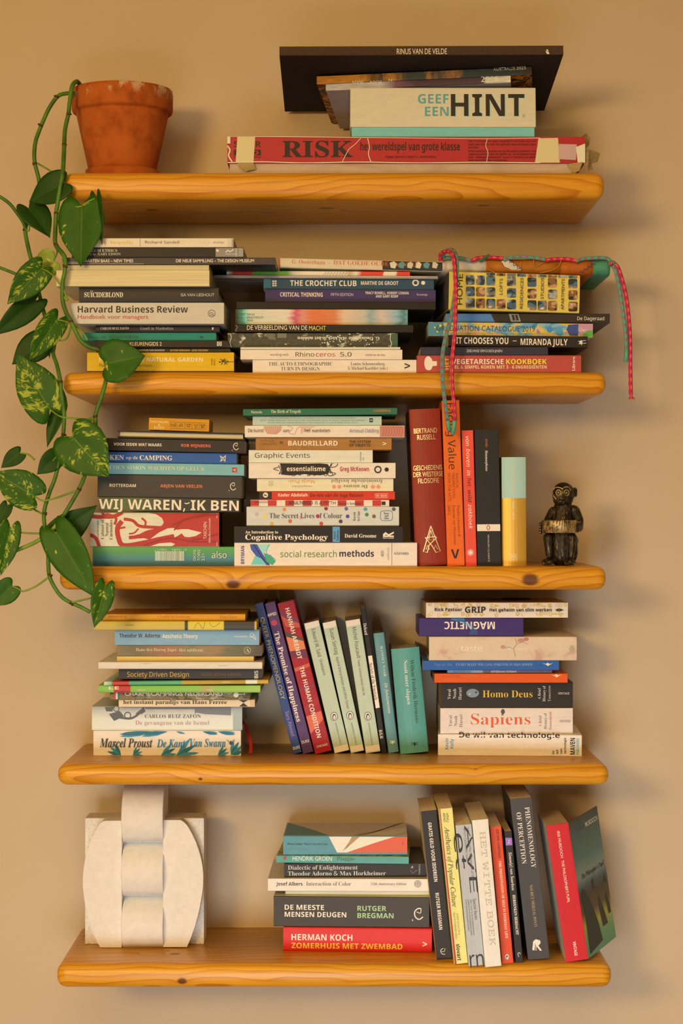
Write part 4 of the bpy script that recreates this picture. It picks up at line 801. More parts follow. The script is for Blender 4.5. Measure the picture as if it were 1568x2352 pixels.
S.add('thick pinkish white paperback, orange-red title', 1011, 1315, 1626.5, -.152, '#e4cdb8', [
    h_('Sapiens', 1081, 1217.5, 1652, 24, '#d8582c', 's'), c_(1154.5, 1634.5, 4.6, '#4a4a4c', 6), v_('Yuval', 1034, 1669, 1643, 7, '#6f6058', 's'), v_('Noah', 1046, 1668, 1644, 7, '#6f6058', 's'), v_('Harari', 1058, 1670, 1641, 7, '#6f6058', 's'), v_('A Brief', 1240, 1669, 1643, 6.2, '#8a7468', 's'), v_('History of', 1252, 1675, 1638, 6.2, '#6f6058', 's'), v_('Humankind', 1263, 1677, 1635, 6.2, '#c07a5c', 's'), h_('VINTAGE', 1284, 1310, 1656, 5, '#5a5048', 'n')], paper='#caa878')
S.add('thick black paperback, yellow title', 1012, 1315, 1566.5, -.148, '#2c251b', [
    h_('Homo Deus', 1108, 1222.5, 1594, 15.5, '#e0b030', 's'), c_(1085, 1592, 14.5, '#7a8a90', 10), r_(1091, 1588, 1095, 1592, '#26241e'), c_(1078, 1594, 2, '#b8b8ac'), v_('Yuval', 1031, 1606, 1583, 7, '#d8ccbc', 's'), v_('Noah', 1043.5, 1605, 1582, 7, '#d8ccbc', 's'), v_('Harari', 1056, 1607, 1579, 7, '#d8ccbc', 's'), v_('A Brief', 1238, 1606, 1580, 6.2, '#d8ccbc', 's'), v_('History of', 1249, 1611, 1575, 6.2, '#d8ccbc', 's'), v_('Tomorrow', 1261, 1611, 1574, 6.2, '#b8ac98', 's'), h_('VINTAGE', 1281, 1307, 1592.5, 5, '#d8ccbc', 'n')], paper='#b88a58')
gull = lambda x, y: [p_([(x - 12, y - 2), (x - 4, y), (x, y - 3), (x + 5, y), (x + 13, y - 2), (x + 5, y + 2), (x + 1, y + 5), (x - 3, y + 2)], '#e6ccaa')]
S.add('thin bright orange paperback', 997.5, 1303, 1547, -.165, '#e0560e', [h_("Youp van 't Hek", 1015, 1056, 1553.5, 5.4, '#a8521c', 's'), h_('MAJESTEIT', 1063, 1099, 1553.5, 5.4, '#c87a3c', 's')] + gull(1277, 1551), paper='#b8804c')
S.add('very thin blue to purple-grey booklet', 1027, 1267.5, 1538, -.160, ramp_mat('blue_purple_fade', 0, -.08, .08, [(0, '#6f9cb8'), (.15, '#8ab0c4'), (.33, '#a8b0a8'), (.345, '#7a6470'), (1, '#6a5868')]), [h_('woordenbrieze', 1040, 1081.5, 1542, 5.2, '#3a6a98', 'S'), h_('schrijfgroep Scribere!', 1127, 1186, 1542, 5.2, '#ece0d8', 'b'), c_(1251, 1541, 1.4, '#5a8ab8'), l_([(1251, 1542), (1251, 1546)], 1.4, '#5a8ab8')], name='booklet', cat='booklet')
S.add('thin cobalt blue paperback', 971, 1283.5, 1517.5, -.174, '#2a5c9e', [h_("Youp van 't Hek", 997, 1038.5, 1526, 5.6, '#6a86a8', 's'), h_('EN HET BLEEF NOG LANG ONRUSTIG IN MIJN HOOFD', 1046.5, 1222, 1526.3, 5.6, '#9aa0a8', 's')] + gull(1257, 1525), paper='#a88a5c')
taste = blotch_mat('faded_floral_cloth', ['#d4b898', '#d9bd9e', '#d6b99a', '#c89a86'], (30, 30, 40), .7, .4, 5, 'LINEAR')
S.add('thick beige cloth hardcover, faded flowers', 985, 1324, 1462.5, -.176, taste, [
    h_('taste', 1058, 1107, 1489, 13, '#f0e2cc', 'n'), h_('Stephen Bayley', 1155, 1212, 1490, 5, '#e8d4be', 'n'), h_('CIRCA', 1263, 1301, 1490, 5, '#dcc4aa', 'n'), s_([(1183, 1508), (1180, 1490), (1186, 1478), (1182, 1466)], 1.6, '#a88a6c'), s_([(1180, 1492), (1168, 1486), (1160, 1490)], 1.4, '#a88a6c'), c_(1155, 1486, 6, '#c08c7c', 4), c_(1196, 1471, 8, '#c08478', 5), c_(1208, 1468, 6, '#b87468', 4), c_(1313, 1490, 6, '#b89c80', 8), s_([(1185, 1480), (1200, 1475), (1212, 1480)], 1.2, '#b09070')], hard=True, bulge=.001, W=.165, paper='#c8a478')
Z4BOX = S.z; S.z += .0285; S.n += 1; S.z += .0002
grip = [h_('Rick Pastoor', 997.5, 1060.5, 1400, 7.4, '#2a2014', 'b'), h_('GRIP', 1067, 1114.5, 1400.5, 14, '#1f1812', 'b'), h_('Het geheim van slim werken', 1123.5, 1266, 1400.7, 7.4, '#2a2014', 'b'), p_([(1273, 1401), (1283, 1397.5), (1294, 1401), (1283, 1404.5)], '#1f1812'), c_(1283, 1401, 1.6, '#e6c458')]
gp = []
for k in range(70):
    x, y = random.uniform(984, 1298), random.choice([random.uniform(1386, 1393), random.uniform(1408, 1415)]); a = random.uniform(0, 3.1)
    gp.append(random.choice([lambda: o_(x, y, 3.4, 1, '#e0b83a'), lambda: l_([(x - 5 * math.cos(a), y - 4 * math.sin(a)), (x + 5 * math.cos(a), y + 4 * math.sin(a))], 1.2, '#e0b83a'), lambda: l_([(x - 4, y - 3), (x + 4, y - 3), (x + 3, y + 3), (x - 5, y + 3), (x - 4, y - 3)], 1, '#e0b83a')])())
grp = S.add('white paperback with yellow doodles', 978, 1304, 1384, -.172, '#f0e2c2', fine(gp) + grip, boards='#c89a3a', paper='#d0b48c', yaw=1)
top_art(S, grp, [([(1185 + 36 * math.cos(.3142 * k), 1375.5 + 3.2 * math.sin(.3142 * k)) for k in range(20)], '#241c12')])

# ================================================================== lowest shelf, middle stack
S = Stack(SH[5], 'middle stack on lowest shelf', 'books stacked on the lowest shelf')
S.add('bright red hardcover, white and yellow title', 650, 991, 2131.5, -.178, '#d82a22', [
    h_('HERMAN KOCH', 669, 809, 2153, 14, '#f2e0d0', 'b'), h_('ZOMERHUIS MET ZWEMBAD', 669, 924, 2173, 12.5, '#ecb82a', 'b'), t('V', 969, 2174, 981, 2163, 10, '#f0d4a0', 'b', 90)], hard=True, yaw=-3, W=.14, bulge=.001)
S.add('thick dark green-black paperback', 628, 985, 2059.5, -.172, '#42382a', [
    h_('DE MEESTE', 653.5, 744, 2084, 11.5, '#efe2d2', 'b'), h_('MENSEN DEUGEN', 653.5, 795, 2100.5, 11.5, '#efe2d2', 'b'), h_('RUTGER', 820.5, 887, 2086.5, 11.5, '#a9c48a', 'b'), h_('BREGMAN', 820.5, 903.5, 2103, 11.5, '#a9c48a', 'b')] + CE(955, 2100, 1.45), boards='#d8c48c', yaw=-2.5, W=.13)
S.add('thin stapled cream booklet', 655, 984, 2044, -.160, '#e0cca4', [l_([(718, 2045.5), (740, 2045)], .9, '#6a5c48'), l_([(883, 2043.5), (905, 2043)], .9, '#6a5c48')], yaw=-2, name='booklet', cat='booklet')
S.add('long white paperback with serif title', 615, 984, 2018.5, -.172, '#efe0d2', [h_('Josef Albers', 634, 694.5, 2030, 8.2, '#37302c', 'b'), h_('Interaction of Color', 703, 806, 2029.8, 8.8, '#5a4c44', 's'), h_('50th Anniversary Edition', 851.5, 933, 2030, 6, '#6a5c54', 'I'), o_(959, 2030, 7.6, 1, '#5a5048'), o_(959, 2030, 5, 1, '#5a5048'), l_([(954, 2030), (964, 2030)], 1, '#5a5048'), l_([(959, 2025), (959, 2035)], 1, '#5a5048')], boards='#c8b8a4', yaw=-1)
S.add('black paperback with shadowed white serif lettering', 652.5, 978, 1983, -.158, '#342b22', [h_('Dialectic of Enlightenment', 661, 821, 1992.5, 9.5, '#d8ccc0', 's'), h_('Theodor Adorno & Max Horkheimer', 661, 885.5, 2006, 9.5, '#d8ccc0', 's'), l_([(944, 1994), (947, 1989), (948, 1994)], 1.6, '#d8ccc0'), l_([(942, 1999), (948, 2006), (957, 1998)], 1, '#8a8078'), v_('VERSO', 963, 2009, 1985, 3.6, '#b8aca0', 's')], yaw=1)
S.add('thin teal paperback with hand-drawn capitals', 634, 938, 1966.5, -.160, '#5c9a8c', [h_('HENDRIK GROEN', 671.5, 762, 1971.8, 10, '#ece0c8', 'p'), h_('Piaggio', 773, 814, 1972, 8.4, '#3f5a50', 's'), p_([(650, 1968), (655, 1963), (659, 1966), (656, 1975), (651, 1974)], '#b8402c')], boards=blotch_mat('garden_photo_cover', ['#3a4a24', '#7a8a2c', '#b0a850', '#5a5a30', '#8a6a60'], (60, 60, 60), .45, .8, 4), yaw=-3)
lat = S.add('paperback in teal, white and orange facets', 650, 935, 1920.5, -.152, '#5c8f94', [
    p_([(755, 1918), (808, 1918), (788, 1958), (774, 1958)], '#f0e2d4'), p_([(810, 1918), (850, 1918), (800, 1942), (784, 1958)], '#b08a5c'), p_([(826, 1918), (910, 1918), (800, 1958), (784, 1958)], '#e6d8b8'), p_([(935, 1916), (935, 1958), (796, 1958), (860, 1936), (905, 1918)], '#d85a3a'),
    h_('Bruno Latour', 659.5, 694.5, 1938, 4.8, '#1f2e30', 'I'), h_('Oog in oog met Gaia', 697.5, 752.5, 1938, 5, '#24363a', 's'), v_('ooo', 924, 1941, 1933, 3, '#4a2018', 'p')], boards='#d8c4ae', yaw=-1)
top_art(S, lat, [([(652, 1918.5), (756, 1918.5), (700, 1900), (661, 1889)], '#5c8f94'), ([(811, 1918.5), (832, 1918.5), (880, 1905), (930, 1888), (905, 1893), (870, 1908), (830, 1914)], '#b08a5c'), ([(832, 1918.5), (900, 1918.5), (933, 1912), (933, 1900), (890, 1907)], '#e6d8b8')])

# ================================================================== lowest shelf, leaning row
R = Row(SH[5], 'leaning row on lowest shelf', 'leaning books on the lowest shelf')
R.add('black paperback with white capitals', (966.5, 1864.6), (1002, 1859.6), (1002, 2203.5), (1040, 2204), -.231, '#2e241a', [
    t('GRATIS GELD VOOR IEDEREEN', 987, 1889, 1000, 2025, 8, '#efe2d2', 'b'), t('RUTGER BREGMAN', 1002.5, 2051, 1013, 2135, 8, '#efe2d2', 'b'), s_([(1018, 2178), (1012, 2182), (1014, 2190), (1022, 2192)], 1.3, '#e8dcc8'), s_([(1013, 2184), (1019, 2186), (1022, 2178)], .9, '#e8dcc8')], paper='#f0dcc0', boards='#d8c090', W=.14)
R.add('pale yellow paperback, red left edge', (1002, 1858), (1039, 1856), (1038.5, 2215.5), (1074, 2215.5), -.262, '#e8d478', [
    p_([(1002, 1858), (1010.5, 1857.5), (1048.5, 2216), (1038.5, 2216)], '#b8282c'), t('Aesthetics of Popular Culture', 1025, 1899, 1045, 2083, 11, '#3a3328', 'i'), t('JOZEF KOVALČIK &', 1050, 2098, 1054.5, 2147, 4.2, '#8a7a40', 'p'), t('MAX RYYNÄNEN (EDS.)', 1042, 2096, 1048, 2157, 4.2, '#8a7a40', 'p'), t('slovart', 1051, 2168, 1055, 2206, 9, '#1f1b17', 'b'), t('VŠVU', 1027, 1867, 1027, 1888, 5, '#3a3328', 'p'), t('AFAD', 1020, 1867, 1020, 1888, 5, '#3a3328', 'p')], paper='#f0dcc0', W=.16)
R.add('light grey book with large black letters', (1043.5, 1896), (1082.6, 1893), (1075, 2221), (1112.5, 2219.5), -.274, '#bab2a8', [
    t('et', 1053, 1914, 1061, 1996, 26, '#2a2624', 'n'), t('AVE', 1076, 1894, 1086, 2050, 17, '#2a2624', 'n'), t('rn', 1078, 2202, 1110, 2202, 38, '#2a2624', 'n', 90), t('Armin Linke', 1074, 1899, 1079, 1945, 5, '#5a544e', 'n'), t('Which Cannot Be Seen', 1066, 1901, 1073, 1977, 5, '#5a544e', 'n'), t('The Appearance of That', 1079, 1945, 1086, 2022, 5, '#5a544e', 'n'), t('Spector Books', 1088, 2064, 1094, 2112, 6.6, '#4a443e', 'n'), t('ZKM | Center for Art and Media Karlsruhe', 1080, 2066, 1089, 2148, 3.4, '#6a645c', 'n'), t('Ludwig Forum for International Art Aachen', 1075, 2066, 1083, 2148, 3.4, '#6a645c', 'n'), t('Centre de la photographie Genève', 1070, 2066, 1076, 2138, 3.4, '#6a645c', 'n')], paper='#f0dcc0', W=.17)
R.add('thick off-white book with dotted lettering', (1082.6, 1886), (1121, 1879.5), (1113.5, 2223), (1151.6, 2218), -.280, '#e8d8c2', [
    t('HET WITTE BOEK', 1108, 1910, 1131, 2172, 13, '#c2a888', 'm')], paper='#f0dcc0', W=.18)
R.add('slim orange-red paperback', (1124, 1900), (1151, 1896), (1153, 2216), (1179, 2214), -.258, '#de4a1c', [
    t('ERVING GOFFMAN', 1141, 1905, 1148, 1971, 5.6, '#4a1a10', 'S'), t('THE PRESENTATION OF SELF IN EVERYDAY LIFE', 1148, 1977, 1163, 2155, 5.6, '#f0c8a8', 'S'), c_(1164, 2198, 4.6, '#f0dcc4', 6.4), c_(1164, 2199, 3.2, '#2a2420', 4.8), c_(1164.3, 2200, 1.8, '#f0dcc4', 3)], paper='#f0dcc0')
R.add('slim black paperback with lilac square', (1157, 1911), (1175, 1907.7), (1184, 2214), (1201, 2212), -.252, '#2e251c', [
    p_([(1160, 1924.5), (1176.5, 1924), (1177.5, 1941), (1161.5, 1942)], '#a070b8'), t('Z', 1166, 1933, 1171, 1933, 8, '#e8d8e4', 'i', 90), t('Simon(e) van Saarloos', 1171, 1957, 1178.5, 2045, 7, '#e0d4c4', 'I'), t('HERDENKEN HERDACHT', 1180, 2055, 1187.5, 2147, 6, '#e8dcc8', 'S'), s_([(1191, 2198), (1189, 2190), (1193, 2188), (1194, 2192)], 1.2, '#e0d4c4')])
R.add('tall thick charcoal paperback', (1170, 1837), (1221, 1830), (1212, 2206), (1263, 2205.5), -.236, '#4a423c', [
    t('PHENOMENOLOGY', 1208, 1854, 1227, 1993, 10.5, '#efe2d4', 's'), t('OF PERCEPTION', 1190, 1866, 1204, 1984, 10.5, '#efe2d4', 's'), t('MAURICE MERLEAU-PONTY', 1220, 2032, 1229, 2130, 6.6, '#b8986a', 's'), p_([(1222, 2182), (1224, 2162), (1230, 2157), (1240, 2160), (1241, 2166), (1236, 2172), (1244, 2183), (1240, 2184), (1231, 2173), (1228, 2166), (1227, 2183)], '#efe2d4'), t('ROUTLEDGE', 1228, 2160, 1231, 2183, 3.4, '#efe2d4', 'b')], paper='#d8c2b4', boards='#332f30', W=.16)
pup, PL_, PW, PT = R.add('red paperback with green cover swung open', (1253, 1898), (1305, 1889), (1299, 2212), (1352, 2206), -.248, '#cc1c22', [
    t('IRIS MURDOCH', 1281, 1909, 1291, 1970, 6, '#f0d8cc', 'p'), t("THE PHILOSOPHER'S PUPIL", 1291, 1976, 1306, 2073, 6, '#f0d8cc', 'p'), t('VINTAGE', 1318, 2162, 1323, 2195, 7, '#f0d8cc', 'P')], paper='#c8a888', boards='#e6d8c8', W=.13, splay=True)
# the swung-open front cover of the last book
def cover_art():
    t = NT('night_landscape_cover', .4); o = t.obj()
    sx = t.t.nodes.new('ShaderNodeSeparateXYZ'); t.l(o, sx.inputs[0])
    n = t.noise(t.mapping(o, (25, 25, 25)), 1.0, 3)
    v = t.math('ADD', t.math('DIVIDE', t.math('ADD', sx.outputs[0], PL_ / 2), PL_), t.math('MULTIPLY', t.math('SUBTRACT', n, .5), .06))
    c = t.ramp(v, [(0, C('#1d2f30')), (.1, C('#2f5650')), (.3, C('#4a7468')), (.42, C('#7f9080')), (.5, C('#2c4a58')), (.56, C('#2a2418')), (.68, C('#4a3f18')), (.78, C('#a8a038')), (.88, C('#5f9a60')), (1, C('#4f9068'))])
    return t.color(c)
v, f = box_geo(-PL_ / 2, PL_ / 2, 0, .128, -.0004, .0004)
fc = mesh_obj('front_cover', v, f, cover_art(), pup)
fc.matrix_local = Matrix.Translation((0, .0006, PT - .0006)) @ Matrix.Rotation(math.radians(27), 4, 'X')
def cover_pt(u, w, e): return Vector((PL_ / 2 - w * PL_, u * .128, .0004 + e))     # u from the spine, w upwards
for k, pts in enumerate([[(.08, .02), (.10, .3), (.06, .45), (.12, .5), (.22, .47), (.38, .33), (.5, .18), (.55, .05)], [(.45, .5), (.5, .53), (.55, .44), (.47, .44)], [(.62, .14), (.57, .3), (.62, .38), (.7, .3), (.8, .14)], [(.86, .2), (.83, .33), (.88, .37), (.95, .27), (.95, .2)], [(.85, .44), (.9, .5), (.97, .42)]]):
    mesh_obj('printed_artwork', [cover_pt(u, w_, .0002) for u, w_ in pts], [tuple(range(len(pts)))], ink('#1c2a22'), fc)
def cover_text(s, u0, u1, w_, h, col, font):
    v, f = text_geo(s, font); mn = min(p[0] for p in v); mx = max(p[0] for p in v); cap = cap_h(font)
    k = (u1 - u0) / (mx - mn); q = h / cap
    mesh_obj('lettering', [cover_pt(u0 + (p[0] - mn) * k, w_ + p[1] * q, .0003) for p in v], f, ink(col), fc)
cover_text('VINTAGE', .2, .5, .9, .03, '#4f6a62', 'p'); cover_text('MURDOCH', .52, .95, .9, .035, '#e8d8c0', 'P')
cover_text("The Philosopher's Pupil", .16, .95, .56, .035, '#1f2c28', 'I')

# ================================================================== boxes
def game_box(name, label, cat, M, parts, decals, scale, bounds, group=None):
    """parts: (name, x0,x1,y0,y1,z0,z1, material, bevel) in the local frame; front face at y=0"""
    root = empty(name, M, label, cat, group)
    for nm, x0, x1, y0, y1, z0, z1, m, r in parts: bm_obj(nm, rbox(x0, x1, y0, y1, z0, z1, r, 2), m, root)
    apply_decals(root, decals, ray_loc(M), lambda x, z, e: Vector((x, -e, z)), scale, bounds)
    return root
# purple magnetic game box in the right stack of the fourth shelf
Y = -.170; a = P(961.5, 1460, Y); b = P(1202, 1460, Y); L = b.x - a.x
game_box('game_box', 'purple cardboard game box, upside-down white capitals, between doodled paperback and beige cloth hardcover', 'game box',
    Matrix.Translation(((a.x + b.x) / 2, Y, Z4BOX)), [('box_body', -L / 2, L / 2, .0, .13, 0, .0285, card('#3f2a66'), .0008)], [
    h_('MAGNETIC', 1020, 1136, 1436.5, 17, '#ece0d8', 'b', 180)] + fine([s_([(1035, 1418 + k), (1060 + 2 * k, 1430), (1080 + 2 * k, 1445), (1078 + 3 * k, 1458)], .5, '#3f86b0') for k in range(7)]) + [p_([(1035, 1418), (1066, 1419), (1068, 1427), (1055, 1425)], '#2f6a9a')], (DW + Y) / F, (-L / 2, L / 2, .0003, .0282))
# yellow card box on the left stack of the third shelf
Y = -.235; a = P(341, 991, Y); b = P(480, 991, Y); L = b.x - a.x; Hc = .0185
M = Matrix.Translation(((a.x + b.x) / 2, Y, Z3L + .0012)) @ Matrix.Rotation(math.radians(1.9), 4, 'Y')
fr = ('l', [(391, 969), (474, 972), (474, 986), (391, 984), (391, 969)], .7, '#7a5214')
game_box('card_game_box', 'small orange-yellow card game box lying on the dark notebook', 'game box', M,
    [('box_body', -L / 2, L / 2, 0, .085, 0, Hc, card('#d2901c'), .0005)], [
    h_('OMSCHRIJVEN', 344, 386, 969, 5, '#f0d890', 'p'), h_('&', 363, 368, 975.5, 5, '#f0d890', 'p'), h_('RADEN', 354, 376.5, 982, 5.4, '#f0d890', 'p'), fr,
    l_([(408, 969.5), (408, 984.5)], .6, '#7a5214'), l_([(424, 970), (424, 985)], .6, '#7a5214'), l_([(441, 970.5), (441, 985.3)], .6, '#7a5214'), l_([(457, 971), (457, 985.6)], .6, '#7a5214'),
    h_('30', 400, 405, 974, 3.4, '#6a4510', 'P'), h_('SEC.', 398.5, 406.5, 978.5, 3, '#6a4510', 'P'), s_([(411, 981), (416, 973), (419, 979), (412, 977)], 1, '#6a4510'), h_('12-99', 427, 438, 975, 3.4, '#6a4510', 'P'), h_('JAAR', 428, 437, 979.5, 3, '#6a4510', 'P'), h_('4-12', 445, 454, 976, 3.4, '#6a4510', 'P'), o_(449.5, 981.5, 2.2, .7, '#6a4510'), h_('30-45', 460, 471, 976.5, 3.4, '#6a4510', 'P'), h_('MIN', 462, 469, 981, 3, '#6a4510', 'P'), o_(395, 976.5, 2.5, .8, '#6a4510')], (DW + Y) / F, (-L / 2, L / 2, .0002, Hc - .0002))
room_tint(1.0, 0.75, 0.50)
# old strategy game box on the top shelf, lid sagging towards the wall
Y = -.243; PIT = -5.5; sc_ = (DW + Y) / F
a = P(522, 375, Y); b = P(1343, 375, Y); L = b.x - a.x; cx = (a.x + b.x) / 2
z1 = P(784, 314, Y).z - SH[1]; zl = P(784, 375, Y).z - SH[1]; Wb = .215; drop = Wb * math.tan(math.radians(-PIT))
M = Matrix.Translation((cx, Y, SH[1]))
risk = empty('board_game_box', M, 'battered long red board game box mended with tape on the top shelf', 'game box')
redlid = blotch_mat('worn_red_lid', ['#a81420', '#b01824', '#ac1622', '#b21a26'], (30, 30, 50), .45, .5, 4, 'LINEAR')
v = [(-L / 2, 0, zl), (L / 2, 0, zl), (L / 2, Wb, zl), (-L / 2, Wb, zl), (-L / 2, 0, z1), (L / 2, 0, z1), (L / 2, Wb, z1 - drop), (-L / 2, Wb, z1 - drop)]
f = [(0, 3, 2, 1), (4, 5, 6, 7), (0, 1, 5, 4), (1, 2, 6, 5), (2, 3, 7, 6), (3, 0, 4, 7)]
mesh_obj('lid', v, f, redlid, risk)
tx0 = P(527, 390, Y).x - cx; tx1 = P(1316, 390, Y).x - cx
bm_obj('tray', rbox(tx0, tx1, .003, Wb - .003, 0, zl, .0006, 2), blotch_mat('bare_cardboard', ['#b08c68', '#bb9872', '#c4a27c', '#b8946e'], (12, 12, 40), .85, .5, 4, 'LINEAR'), risk)
TP = '#d8bd84'; TX = '#e2cfa6'; BKR = '#231410'
apply_decals(risk, [
    h_('SUPER', 537, 599, 331, 13, BKR, 'b'), ('p', [(537, 344), (599, 344), (599, 357), (537, 357)], BKR), c_(586, 351, 8, '#b01824', 5), c_(586, 351, 3, BKR), h_('monopoly', 537, 599, 360.5, 4, BKR, 'b'),
    h_('RISK', 648, 810, 342, 37, BKR, 'S'), h_('het wereldspel van grote klasse', 827, 1056, 336.5, 18, BKR, 'b'), h_('clipper games & toys b.v. amsterdam.', 884, 1001, 360, 5, '#3a1210', 'b'),
    h_('Het strategische spel, waarbij in de loop van het', 1075, 1230, 324, 4.4, '#4a1412', 'b'), h_('spel een kaart van de gehele wereld bezet kan', 1075, 1230, 331.5, 4.4, '#4a1412', 'b'), h_('worden.', 1075, 1100, 338.5, 4.4, '#4a1412', 'b'), h_('Door tactisch denken en op de juiste plaatsen Uw', 1075, 1230, 347, 4.4, '#4a1412', 'b'), h_('tegenstanders aan te vallen en uit te dagen voor', 1075, 1230, 354, 4.4, '#4a1412', 'b'), h_('een "dobbelsteenduel" kunt U landen en zelfs', 1075, 1230, 361, 4.4, '#4a1412', 'b'), h_('hele werelddelen veroveren.', 1075, 1165, 368, 4.4, '#4a1412', 'b'),
    p_([(545, 313), (586, 313), (582, 374), (541, 374)], TP), p_([(1236, 318), (1281, 317), (1285, 374), (1228, 374)], TP), p_([(1283, 331), (1324, 332), (1322, 368), (1282, 366)], '#c49a8c'), p_([(1322, 338), (1343, 330), (1343, 374), (1326, 374)], TX),
    r_(522, 311, 529, 330, TX), s_([(522, 335), (528, 345), (525, 358), (533, 372)], 3, TX), s_([(523, 374), (600, 372), (700, 374.5), (820, 372.5), (960, 374.5), (1100, 373), (1240, 374.5)], 2, TX), s_([(530, 314), (700, 315), (900, 317), (1100, 319), (1240, 317.5)], 1.4, TX),
    s_([(828, 318), (815, 332), (800, 345), (786, 372)], 1.4, TX), s_([(844, 318), (848, 338), (846, 355), (852, 373)], 1.8, TX), s_([(1119, 318), (1115, 335), (1120, 350), (1117, 372)], 1.3, TX)], ray_loc(M), lambda x, z, e: Vector((x, -e, z)), sc_, (-L / 2, L / 2, zl, z1))
def flap(root, name, pts, mat, th=.0006):
    """torn scrap of paper or tape: a bent sheet with thickness, points in the root frame"""
    n = len(pts); c = sum((Vector(p) for p in pts), Vector()) / n
    nrm = (Vector(pts[1]) - Vector(pts[0])).cross(Vector(pts[2]) - Vector(pts[0])).normalized() * th
    V = [Vector(p) for p in pts] + [Vector(p) + nrm for p in pts]
    Fc = [tuple(range(n)), tuple(range(2 * n - 1, n - 1, -1))] + [(i, (i + 1) % n, n + (i + 1) % n, n + i) for i in range(n)]
    return mesh_obj(name, V, Fc, mat, root)
def rel(px, py, y, root): return root.matrix_world.inverted() @ P(px, py, y)
scrap = card('#b08a50', .6, .3)
for q in ([(1340, 345, -.243), (1352, 342, -.235), (1378, 352, -.215), (1372, 372, -.215), (1358, 376, -.225), (1362, 390, -.23), (1350, 392, -.24), (1338, 372, -.243)], [(1325, 374, -.244), (1338, 372, -.246), (1330, 392, -.249), (1318, 398, -.247), (1300, 377, -.244)], [(1330, 318, -.24), (1345, 306, -.22), (1356, 318, -.215), (1352, 334, -.22), (1342, 345, -.235)], [(545, 374, -.2445), (582, 374, -.2445), (588, 388, -.246), (565, 393, -.247), (548, 384, -.246)]):
    flap(risk, 'torn_tape', [rel(*p, risk) for p in q], scrap)
risk_top = P(784, 314, Y).z + .0003
# white and aqua word game box
a = P(804, 291, Y); b = P(1231, 291, Y); L = b.x - a.x; cx = (a.x + b.x) / 2
M = Matrix.Translation((cx, Y + .001, risk_top)) @ Matrix.Rotation(math.radians(PIT), 4, 'X')
hb = P(784, 291, Y).z - risk_top; ht = P(784, 198, Y).z - risk_top
game_box('word_game_box', 'white and aqua word game box standing on the red game box', 'game box', M, [
    ('lid', -L / 2, L / 2, 0, .2, hb, ht, card('#dac6a0'), .0012), ('tray', -L / 2 + .002, L / 2 - .002, .002, .198, 0, hb, card('#7cbcae'), .0008)], [
    h_('GEEF', 959.5, 1030, 227, 22, '#5f9c96', 'b'), h_('EEN', 975.5, 1030, 256, 22, '#5f9c96', 'b'), h_('HINT', 1038, 1207, 243.5, 52, '#b8cabc', 'b'), h_('HINT', 1035, 1204, 241.5, 52, '#28211c', 'b'), o_(1202.5, 266.5, 3.6, .8, '#5f9c96'), h_('R', 1201, 1204.5, 266.5, 3.6, '#5f9c96', 'p')], sc_, (-L / 2, L / 2, hb, ht))
S = Stack(risk_top + ht * math.cos(math.radians(PIT)) + .0014, 'pile on top game boxes', 'books lying on the game boxes')
iran = ramp_mat('purple_speckled_spine', 0, -.14, .14, [(0, '#c8b8a8'), (.3, '#cdbcae'), (.38, '#7a4a60'), (.5, '#3f2636'), (.85, '#40283a'), (.87, '#d8c8b8'), (1, '#e0d0bc')], .05, (40, 40, 120), .35, .3)
S.add('pale photo book with purple spine', 748, 1170.5, 182.8, -.227, iran, [h_('2016', 1104, 1144, 181, 13, '#e6d4cc', 'p'), h_('IRAN', 809, 834, 189, 8, '#efe2d4', 'p', 180), h_('IRAN', 850, 876, 188.5, 8, '#efe2d4', 'p', 180), h_('N', 892, 900, 184, 8, '#efe2d4', 'p', 180)], W=.2, boards='#b8a898', yaw=-6, tilt=-.8, pitch=PIT)
aus = ramp_mat('orange_black_texture_spine', 0, -.16, .16, [(0, '#c87a20'), (.2, '#d0862a'), (.3, '#3a3020'), (.34, '#c8822c'), (.42, '#3a4038'), (.5, '#40483e'), (.52, '#c07a30'), (.57, '#3a4440'), (.64, '#b0743a'), (.68, '#33403e'), (.9, '#2f3a3a'), (1, '#3a2e24')], .14, (120, 40, 30), .4, .4)
S.add('orange and black photo book', 727, 1218.5, 163.5, -.226, aus, [h_('AUSTRALIE 2023', 1132.5, 1207, 157.5, 7, '#e4d8c4', 'n')], W=.21, boards=blotch_mat('rusty_cover', ['#c87a24', '#2e2418', '#c07020', '#3a2a18', '#d08a30'], (50, 50, 50), .4, .6, 5), yaw=-6, tilt=-.7, pitch=PIT)
S.z += .0069
S.add('large black cloth-bound art book', 641.5, 1293.5, 104.5, -.293, cloth('#4a3526'), [h_('RINUS VAN DE VELDE', 911, 1026, 118, 13, '#efe2cc', 'p'), c_(1256, 118, 3, '#efe2cc', 4.5), c_(1258, 123, 3, '#efe2cc', 3), l_([(1253, 115), (1257, 119)], 1.4, '#372c26')], boards=cloth('#2e2520'), W=.278, hard=True, pitch=PIT, tilt=-.2, name='hardcover_book')

room_tint(1.0, 0.78, 0.56)
